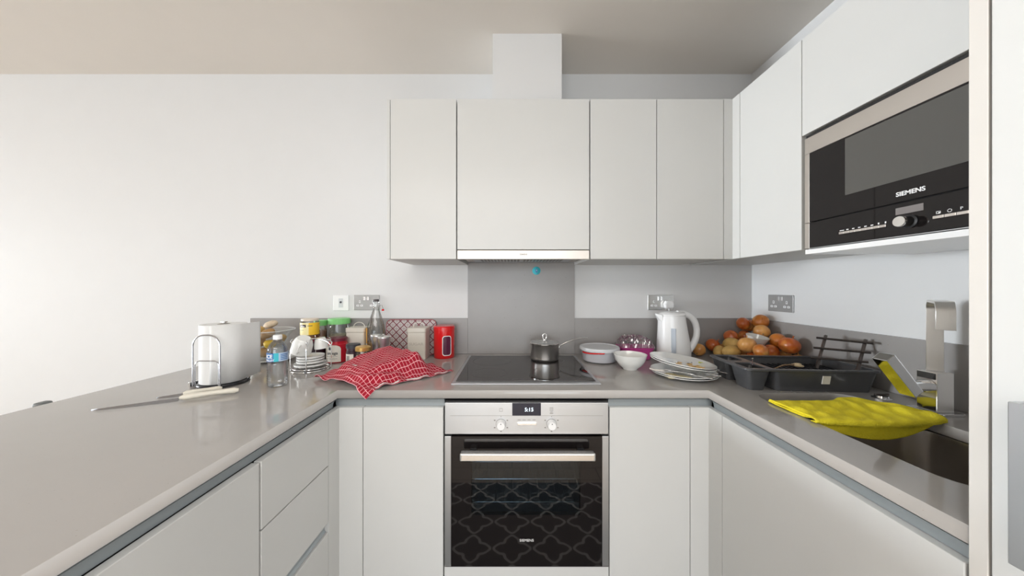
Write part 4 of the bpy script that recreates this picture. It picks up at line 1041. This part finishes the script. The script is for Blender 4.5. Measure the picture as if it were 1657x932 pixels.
# ------------------------------------------------------------------ kettle
kx, ky = .842, 1.600
t = thing('electric_kettle', 'white plastic jug kettle with water gauge and open loop handle', 'kettle', (kx, ky, ZT + .0005))
def loft(secs, seg=40):
    """secs: (cx, rx, ry, z)"""
    vs = []; fs = []
    for cx_, rx_, ry_, z in secs:
        for i in range(seg):
            a = 2 * PI * i / seg; vs.append((cx_ + rx_ * math.cos(a), ry_ * math.sin(a), z))
    n = len(secs)
    for k in range(n - 1):
        for i in range(seg): j = (i + 1) % seg; fs.append((k * seg + i, k * seg + j, (k + 1) * seg + j, (k + 1) * seg + i))
    fs += [tuple(range(seg - 1, -1, -1)), tuple((n - 1) * seg + i for i in range(seg))]
    return MB().add(vs, fs)
loft([(0, .078, .070, 0), (0, .080, .072, .003), (0, .080, .072, .014), (0, .076, .068, .018)]).build('base', white_m, t)
loft([(0, .078, .068, .019), (.0, .083, .072, .024), (-.001, .084, .073, .050), (-.003, .079, .070, .10), (-.006, .073, .066, .15), (-.009, .069, .062, .19), (-.010, .067, .059, .215), (-.011, .067, .057, .230)]).build('body', white_m, t)
loft([(-.011, .065, .055, .2305), (-.009, .067, .056, .236), (-.006, .062, .050, .245), (.004, .048, .032, .2505)]).build('lid', white_m, t)
MB().add([(-.068, -.028, .192), (-.068, .028, .192), (-.100, 0, .242), (-.072, -.034, .236), (-.072, .034, .236), (-.060, 0, .180)], [(0, 2, 3), (1, 4, 2), (0, 5, 2), (5, 1, 2), (3, 2, 4), (0, 3, 4, 1), (0, 1, 5)]).build('spout', white_m, t, bevel=.004, bseg=3)
hp = [(.020, .238), (.055, .238), (.086, .226), (.108, .200), (.119, .165), (.119, .130), (.110, .098), (.096, .072), (.078, .050), (.062, .040)]
# smooth the path
def catmull(P, m_=5):
    out = []
    for i in range(len(P) - 1):
        p0, p1, p2, p3 = P[max(0, i - 1)], P[i], P[i + 1], P[min(len(P) - 1, i + 2)]
        for k in range(m_):
            s_ = k / m_; out.append(tuple(.5 * ((2 * b) + (-a + c) * s_ + (2 * a - 5 * b + 4 * c - d) * s_ ** 2 + (-a + 3 * b - 3 * c + d) * s_ ** 3) for a, b, c, d in zip(p0, p1, p2, p3)))
    out.append(tuple(P[-1])); return out
hq = catmull(hp)
rr = [.0185 - .003 * math.sin(PI * i / (len(hq) - 1)) for i in range(len(hq))]
MB().tube([(a, 0, b) for a, b in hq], rr, 16).build('handle', white_m, t)
# water gauge facing the room
gz = []
MB().rbox(-.011, .011, -.0022, .004, .048, .170, .0018).xf(Matrix.Translation((-.036, -.0700, 0)) @ Matrix.Rotation(math.radians(-22), 4, 'Z') @ Matrix.Rotation(math.radians(-3.4), 4, 'X')).build('water_gauge', mat('gauge_grey', (.42, .46, .52), .15), t, bevel=.001)
MB().lathe([(0, 0), (.009, 0), (.008, .003), (0, .004)], 16).build('switch', white_m, t, loc=(.112, 0, .20), rot=(0, PI / 3, 0))

# ------------------------------------------------------------------ plates with leftovers and cutlery
def plate(label, loc, rot=(0, 0, 0), r=.126, name='dinner_plate', extra=None):
    t = thing(name, label, 'plate', loc, rot, 'dirty dinner plates')
    MB().lathe([(0, .003), (r * .55, .003), (r * .66, .006), (r * .96, .0185), (r, .0195), (r, .0175), (r * .70, .002), (r * .60, 0), (0, 0)], 64).build('plate_body', cer_m, t)
    return t
plx, ply = .727, 1.302
plate('white plate at the very bottom of the dirty stack', (plx, ply, ZT + .0006))
pb = plate('white plate with cutlery and green leftovers, second from the stack bottom', (plx - .002, ply + .002, ZT + .0072))
def blob(m_, name, parent, pts, rad, seed=0):
    rnd = random.Random(seed); m = MB()
    for (x_, y_, z_) in pts:
        bm = bmesh.new(); bmesh.ops.create_icosphere(bm, subdivisions=2, radius=1)
        k = rad * rnd.uniform(.6, 1.3); s3 = (rnd.uniform(.8, 1.5), rnd.uniform(.8, 1.5), rnd.uniform(.3, .5))
        m.add([(x_ + v.co.x * k * s3[0], y_ + v.co.y * k * s3[1], z_ + v.co.z * k * s3[2]) for v in bm.verts], [tuple(v.index for v in f.verts) for f in bm.faces]); bm.free()
    return m.build(name, m_, parent)
o = blob(crumb_m, 'food_leftovers', None, [(plx - .060 + random.uniform(-.035, .035), ply - .045 + random.uniform(-.03, .03), ZT + .0135 + .002 * i / 14) for i in range(16)], .012, 1)
tag(o, 'pale green food leftovers on the lower dirty plate', 'food leftovers', kind='stuff')
def cutlery(kind, label, p0, p1, grp='cutlery on the dirty plates'):
    """p0 = working end, p1 = handle end (world)"""
    p0, p1 = Vector(p0), Vector(p1); t = thing(kind, label, kind.replace('_', ' '), tuple(p0), group=grp); d = p1 - p0; l = d.length; d.normalize()
    side = Vector((-d.y, d.x, 0)).normalized(); up = side.cross(d)
    if up.z < 0: up = -up
    def strip(name, secs):
        vs = []; fs = []
        for s_, w, h_ in secs:
            c_ = d * s_ + up * h_
            for a, b in ((-w, .0008), (w, .0008), (w, -.0008), (-w, -.0008)): vs.append(tuple(c_ + side * a + up * b))
        for k in range(len(secs) - 1):
            for i in range(4): j = (i + 1) % 4; fs.append((k * 4 + i, k * 4 + j, k * 4 + 4 + j, k * 4 + 4 + i))
        fs += [(3, 2, 1, 0), tuple(len(secs) * 4 - 4 + i for i in range(4))]
        return MB().add(vs, fs).build(name, polish_m, t, bevel=.0004, smooth=False)
    if kind == 'dinner_fork':
        strip('handle', [(.055, .010, .002), (.070, .003, .004), (l * .6, .004, .005), (l - .01, .008, .001), (l, .005, 0)])
        for k in (-1.5, -.5, .5, 1.5):
            MB().tube([tuple(d * .055 + side * k * .005 + up * .002), tuple(d * .02 + side * k * .006), tuple(side * k * .0055 + up * .004)], .0013, 6).build('tine', polish_m, t)
    elif kind == 'dinner_knife':
        strip('blade', [(0, .002, 0), (.012, .007, 0), (l * .5, .0085, 0)]); strip('handle', [(l * .5 + .0005, .006, .0005), (l * .7, .0065, .001), (l - .006, .009, .001), (l, .007, .001)])
    else:
        bw = MB().lathe([(0, -.005), (.010, -.004), (.018, .001), (.0175, .0015), (.009, -.003), (0, -.004)], 24)
        bw.v = [tuple(d * (v[0] * 1.35 + .024) + side * v[1] + up * v[2]) for v in bw.v]; bw.build('bowl', polish_m, t)
        strip('handle', [(.045, .004, .002), (.06, .003, .004), (l * .6, .004, .005), (l - .01, .008, .001), (l, .005, 0)])
    return t
zc = ZT + .030
cutlery('dinner_fork', 'steel fork with tines over the left rim of the lower plate', (plx - .150, ply - .012, zc + .002), (plx + .015, ply - .075, zc - .003))
cutlery('dinner_knife', 'steel knife slanting over the near rim of the lower plate', (plx - .070, ply + .02, zc - .006), (plx + .035, ply - .140, zc + .000))
cutlery('dinner_knife', 'steel knife lying under the upper plates, its handle pointing at the viewer', (plx - .02, ply + .03, zc - .004), (plx + .088, ply - .110, zc + .002))
cutlery('dinner_fork', 'steel fork sticking out to the right of the lower plate', (plx + .015, ply + .060, zc - .004), (plx + .160, ply - .052, zc - .004))
cutlery('dessert_spoon', 'steel spoon with its handle tip beyond the right plate rim', (plx + .0, ply + .09, zc - .004), (plx + .165, ply - .010, zc - .004))
rt = (math.radians(2), math.radians(7), 0)
p3 = plate('white plate tilted on top of the cutlery, second from the stack top', (plx - .006, ply + .004, ZT + .0435), rt)
p4 = plate('white sauce-smeared plate on top of the dirty stack', (plx - .007, ply + .004, ZT + .0505), rt)
m = MB(); rnd = random.Random(5)
# thin smears of sauce on the top plate (part of the leftovers)
tl = thing('food_scraps', 'sauce smears and yellow crumbs on the topmost dirty plate', 'food scraps', (plx - .007, ply + .004, ZT + .0508), rt); tl['kind'] = 'stuff'
blob(sauce_m, 'sauce_smear', tl, [(.02 + rnd.uniform(-.05, .05), -.02 + rnd.uniform(-.035, .035), .0036) for i in range(12)], .0075, 6)
blob(sauce_m, 'sauce_smear', tl, [(.060 + rnd.uniform(-.03, .02), -.045 + rnd.uniform(-.012, .012), .005) for i in range(7)], .008, 7)
blob(darkplum_m, 'dark_scrap', tl, [(-.045, -.045, .006), (.055, .02, .008), (.03, .0, .006)], .0045, 8)
blob(greenbit_m, 'yellow_scrap', tl, [(.088, .018, .013), (.095, .014, .015)], .006, 9)

# ------------------------------------------------------------------ dish rack
rk = thing('dish_rack', 'dark grey plastic dish drainer tray with cutlery cups', 'dish rack', (.845, 1.106, ZT + .0005), (0, 0, math.radians(-4)))
def tub(m, x0, x1, y0_, y1_, z1, taper, r, t_=.002, zb_=.0):
    rings = []
    def R(ins, z): return [(p[0], p[1], z) for p in rrect(x0 + ins, x1 - ins, y0_ + ins, y1_ - ins, r, 6)]
    rings = [R(taper, zb_), R(0, z1), R(t_, z1), R(taper + t_, zb_ + .003)]
    c_ = len(rings[0]); vs = [p for q in rings for p in q]; fs = [(k * c_ + i, k * c_ + (i + 1) % c_, (k + 1) * c_ + (i + 1) % c_, (k + 1) * c_ + i) for k in range(3) for i in range(c_)]
    fs += [tuple(range(c_ - 1, -1, -1)), tuple(3 * c_ + i for i in range(c_))]
    m.add(vs, fs)
W_, D_, H_ = .458, .245, .078
m = MB(); tub(m, .098, W_ - .004, .006, D_ - .006, H_ - .003, .014, .02); m.build('tray', tray_m, rk)
m = MB(); tub(m, .008, .090, .006, .112, H_ - .003, .014, .014); m.build('cutlery_cup', tray_m, rk)
m = MB(); tub(m, .008, .090, .132, D_ - .006, H_ - .003, .014, .014); m.build('cutlery_cup', tray_m, rk)
# rim
out = rrect(0, W_, 0, D_, .022, 6); holes = [rrect(.102, W_ - .010, .012, D_ - .012, .018, 6), rrect(.016, .082, .014, .104, .012, 6), rrect(.016, .082, .140, D_ - .014, .012, 6)]
cu = bpy.data.curves.new('rim', 'CURVE'); cu.dimensions = '2D'; cu.fill_mode = 'BOTH'; cu.extrude = .0025; cu.bevel_depth = .0012; cu.bevel_resolution = 2
for poly in [out] + holes:
    s = cu.splines.new('POLY'); s.points.add(len(poly) - 1)
    for p, q in zip(s.points, poly): p.co = (q[0], q[1], 0, 1)
    s.use_cyclic_u = True
o = bpy.data.objects.new('rim', cu); C.objects.link(o); me = bpy.data.meshes.new_from_object(o.evaluated_get(bpy.context.evaluated_depsgraph_get())); bpy.data.objects.remove(o)
me.materials.clear(); me.materials.append(tray_m); o = bpy.data.objects.new('rim', me); C.objects.link(o); o.parent = rk; o.location = (0, 0, H_)
m = MB()
for i in range(15):
    x_ = .125 + i * .0215; m.box(x_ - .003, x_ + .003, .02, D_ - .02, .044, .052)
for y_ in (.07, .125, .18): m.box(.115, W_ - .02, y_ - .003, y_ + .003, .040, .0445)
m.build('slatted_floor', black_m, rk, smooth=False)
MB().box(.263, .289, -.0022, .0002, .0, .030).xf(Matrix.Translation((0, .0125, .030)) @ Matrix.Rotation(math.radians(10), 4, 'X')).build('price_sticker', labelcream_m, rk, smooth=False)['label'] = 'small cream sticker on the tray front'
t = thing('skewer', 'thin steel stick standing in the front cutlery cup', 'skewer', (.8985, 1.150, ZT + .012))
MB().tube([(0, 0, 0), (.004, .002, .094)], .0016, 8).build('stick', chrome_m, t); MB().lathe([(0, -.004), (.003, -.002), (.0035, .001), (0, .004)], 12).build('tip', chrome_m, t, loc=(.004, .002, .097))
t = thing('garlic_stem', 'dry garlic head on its stalk lying in the dish rack', 'garlic', (1.115, 1.235, ZT + .0625))
MB().tube([(-.085, -.03, -.004), (-.04, -.018, .006), (0, -.004, .004), (.02, 0, .002)], [.0015, .003, .003, .005], 8).build('stalk', wood_m, t)
blob(garlic_m, 'cloves', t, [(.026, 0, .002), (.036, .004, .004), (.032, -.008, .0)], .013, 11)

# slatted metal trivet leaning between rack and wall
t = thing('trivet', 'dark metal slatted trivet standing in the rack and leaning to the wall', 'trivet')
pb0, pt0 = Vector((1.205, 1.215, ZT + .056)), Vector((1.272, 1.245, ZT + .182)); pb1, pt1 = Vector((1.268, 1.128, ZT + .068)), Vector((1.330, 1.155, ZT + .180))
def sqbar(name, a, b, w, parent):
    return MB().tube([tuple(a), tuple(b)], w, 4).build(name, darkmetal_m, parent, smooth=False)
for a, b in ((pb0, pt0), (pb1, pt1)):
    sqbar('post', a, b, .0055, t)
for s_ in (.28, .58, .88):
    a = pb0.lerp(pt0, s_); b = pb1.lerp(pt1, s_); d = (b - a); off = Vector((-.007, -.006, .004)); sqbar('slat', a - d * .22 + off, b + d * .20 + off, .0042, t)

# ------------------------------------------------------------------ onion and potato pile
PILE = [('o', 1.2610, 1.6740, .1790, .034, 3), ('o', 1.3150, 1.6250, .1960, .038, 1), ('o', 1.3210, 1.7060, .1648, .032, 1), ('o', 1.2800, 1.5750, .1500, .036, 2),
 ('o', 1.2901, 1.7040, .1048, .034, 3), ('o', 1.1845, 1.6607, .1100, .036, 3), ('o', 1.1136, 1.7010, .0570, .037, 3), ('o', 1.0225, 1.6800, .0360, .034, 2),
 ('p', 1.1323, 1.5863, .0846, .033, 0), ('p', 1.0995, 1.5337, .0553, .034, 0), ('p', 1.0774, 1.5960, .0432, .031, 0), ('o', 1.1357, 1.4836, .0987, .040, 2),
 ('o', 1.2971, 1.4976, .1162, .038, 1), ('o', 1.2816, 1.4190, .1078, .041, 3), ('o', 1.1430, 1.4110, .0838, .033, 1), ('o', 1.2449, 1.4745, .0681, .035, 3)]
PL = ['red-brown onion at the top of the heap, left of the highest one', 'largest shiny golden onion on the very top of the heap', 'onion half hidden between the two topmost onions', 'pale onion showing its root end above the white ramekin',
 'onion just behind the left side of the white ramekin', 'red-brown onion against the upstand left of the ramekin', 'dark orange onion against the upstand, second one right of the kettle', 'pale onion immediately right of the kettle base',
 'yellow potato behind the big potato at the left of the heap', 'large yellow potato in front of the heap beside the dish rack', 'small yellow potato at the left foot of the heap', 'big golden onion with a dry tip in front of the ramekin',
 'shiny onion right of the white ramekin', 'largest red-brown onion at the right end of the heap by the wall', 'onion with pointed stalk just above the rack rim, below the ramekin', 'onion above the rack rim below the shiny one by the ramekin']
HID = [(1.2256, 1.6336, .0370, .037), (1.3159, 1.4885, .0370, .037), (1.2596, 1.7010, .0370, .037), (1.1487, 1.6370, .0370, .037), (1.1851, 1.7020, .0360, .036),
 (1.1823, 1.4971, .0370, .037), (1.2511, 1.5392, .0360, .036), (1.3170, 1.4140, .0360, .036), (1.3170, 1.6535, .0360, .036), (1.3170, 1.5717, .0360, .036), (1.1843, 1.5716, .0360, .036)]
def onion_mesh(seed, r):
    rnd = random.Random(seed); prof = []
    n = 22
    for i in range(n + 1):
        a = -PI / 2 + PI * i / n; rr = math.cos(a) ** .92 if math.cos(a) > 0 else 0; z = math.sin(a) * .90
        if z > .72: rr *= 1 - .35 * (z - .72) / .2
        prof.append((max(rr, .0) * r, z * r))
    prof[-1] = (.055 * r, .95 * r); prof.append((.05 * r, 1.10 * r)); prof.append((.07 * r, 1.2 * r)); prof.append((0, 1.18 * r))
    m = MB().lathe(prof, 28); ph = rnd.uniform(0, 6); out = []
    for v in m.v:
        a = math.atan2(v[1], v[0]); k = 1 + .025 * math.sin(2 * a + ph) + .012 * math.sin(5 * a + ph * 2); out.append((v[0] * k, v[1] * k, v[2]))
    m.v = out; return m
oms = {1: onion1, 2: onion2, 3: onion3}
def onion(label, x_, y_, h_, r_, kind, rot, seed, grp):
    t = thing('onion', label, 'onion', (x_, y_, ZT + h_ + .0006), rot, grp)
    onion_mesh(seed, r_ * .985).build('bulb', oms[kind], t)
    m = MB(); rnd = random.Random(seed)
    for i in range(9):
        a = rnd.uniform(0, 6.28); q = rnd.uniform(.2, .8)
        m.tube([(0, 0, -.86 * r_), (.12 * r_ * math.cos(a), .12 * r_ * math.sin(a), -.92 * r_), (.2 * r_ * q * math.cos(a + .5), .2 * r_ * q * math.sin(a + .5), -.95 * r_)], .0006, 4)
    m.build('roots', wood_m, t)
ROT = [(.9, .5, 0), (.4, -1.0, .6), (1.0, .3, 2), (-1.25, .35, -.4), (1.4, .2, 1), (.5, -.8, .3), (.3, .6, 0), (1.0, .4, 2.0), 0, 0, 0, (-.35, .25, 0), (1.1, .9, .2), (.3, .4, .8), (.3, .95, -.3), (.9, -.6, 1.6)]
for i, (k, x_, y_, h_, r_, c_) in enumerate(PILE):
    if k == 'o': onion(PL[i], x_, y_, h_, r_, c_, ROT[i], i + 10, 'onions heaped in the corner')
    else: potato('potato', PL[i], 'potato', potato_m, (x_, y_, ZT + h_ + .001), (r_ * 1.25, r_ * .95, r_ * .9), (0, .1, .3 + i), i + 40, 'potatoes in the corner heap')
for i, (x_, y_, h_, r_) in enumerate(HID):
    onion('brown onion buried in the lowest layer of the corner heap', x_, y_, h_, r_ * .97, 1 + i % 3, (0, 0, i * 1.1), i + 70, 'buried onions')
t = thing('ramekin', 'small white ramekin tipped among the onions', 'ramekin', (1.214, 1.535, ZT + .086), (math.radians(12), math.radians(6), 0))
MB().lathe([(0, 0), (.030, 0), (.033, .004), (.047, .046), (.048, .050), (.046, .050), (.031, .008), (0, .005)], 40).build('bowl_body', cer_m, t)

# ------------------------------------------------------------------ yellow cloth over the sink divider
def cloth():
    nx, ny = 60, 44; vs = []; fs = []
    # far edge, near edge lines in plan; v=0 far, v=1 near end hanging in the bowl
    for i in range(nx + 1):
        u = i / nx
        x = .838 + (1.200 - .838) * u
        yfar = 1.005 + .030 * sstep(.55, .75, u) * (1 - sstep(.86, 1.0, u)) - .045 * sstep(.80, 1.0, u)
        ynear = .845 + .02 * math.sin(PI * u) * -1
        for j in range(ny + 1):
            v = j / ny
            if v < .72:
                w = v / .72; y = yfar + (ynear - yfar) * w
                z = ZT + .0045 - .010 * math.sin(PI * u) * math.sin(PI * w)
                z += .013 * math.sin(PI * w) ** .6 * (1 - sstep(.0, .08, -u + .08)) * (.6 + .4 * u)
                z += .0032 * math.sin(46 * u + 9 * w) * math.sin(PI * w) ** .5 + .003 * math.sin(17 * u - 11 * w) * math.sin(PI * w) + .005 * sstep(.75, .95, w) * (1 - sstep(.97, 1, w))
                if u < .06 or u > .965: z = max(z, ZT + .003)
            else:
                w = (v - .72) / .28; y = ynear + .013 * sstep(0, .12, w)
                drop = (.050 * math.sin(PI * min(1, max(0, (u - .03) / .94))) ** .8) * (1 - .35 * u)
                z = ZT + .0035 - drop * w - (.002 if .06 < u < .95 else 0)
                if u < .045 or u > .95: z = max(z, ZT + .0025)
            vs.append((x + .004 * math.sin(9 * v + 3), y, z))
    for i in range(nx):
        for j in range(ny): a = i * (ny + 1) + j; fs.append((a, a + ny + 1, a + ny + 2, a + 1))
    o = MB().add(vs, fs).build('cleaning_cloth', yellowcloth_m, None, solid=.0035, angle=180)
    tag(o, 'bright yellow microfibre cloth laid across the sink divider', 'cloth')
    # stitched edge and folded corner flap
    MB().tube([(.842 + .012 * k / 10, 1.003 - .155 * k / 10, ZT + .0085) for k in range(11)], .0032, 8).build('stitched_hem', yellowcloth_m, o)
cloth()

# ------------------------------------------------------------------ chair beyond the peninsula, mat in front of the oven
ch = thing('dining_chair', 'grey chair whose rounded top just peeks over the far edge of the peninsula', 'chair', (-1.80, 1.052, 0), (0, 0, math.radians(-90)))
vs = []; fs = []; n = 16
for i in range(n + 1):
    s_ = -1 + 2 * i / n
    for z, k in ((.52, .85), (.66, .95), (.80, 1.0), (.845 + .030 * (1 - s_ ** 2), .92)):
        vs.append((s_ * .20 * k, .17 - .05 * s_ * s_ + (z - .5) * .06, z))
for i in range(n):
    for j in range(3): a = i * 4 + j; fs.append((a, a + 4, a + 5, a + 1))
MB().add(vs, fs).build('backrest', fabricgrey_m, ch, solid=.022)
MB().rbox(-.018, .018, .178, .208, .868, .910, .010).build('crest_grip', fabricgrey_m, ch, bevel=.006, angle=60)
MB().rbox(-.21, .21, -.20, .20, .44, .475, .05).build('seat', fabricgrey_m, ch, bevel=.008, angle=60)
for a, b in ((-1, -1), (1, -1), (-1, 1), (1, 1)): MB().tube([(a * .17, b * .16, .44), (a * .20, b * .20, .001)], [.014, .010], 10).build('leg', black_m, ch)
for a in (-1, 1): MB().tube([(a * .15, .19, .44), (a * .15, .185, .60)], .010, 10).build('back_support', black_m, ch)
o = MB().rbox(-.55, .62, .18, 1.02, .0005, .008, .03).build('kitchen_mat', mat_m, None, smooth=False, bevel=.002)
tag(o, 'dark kitchen mat with pale lattice lines on the floor by the oven', 'mat')
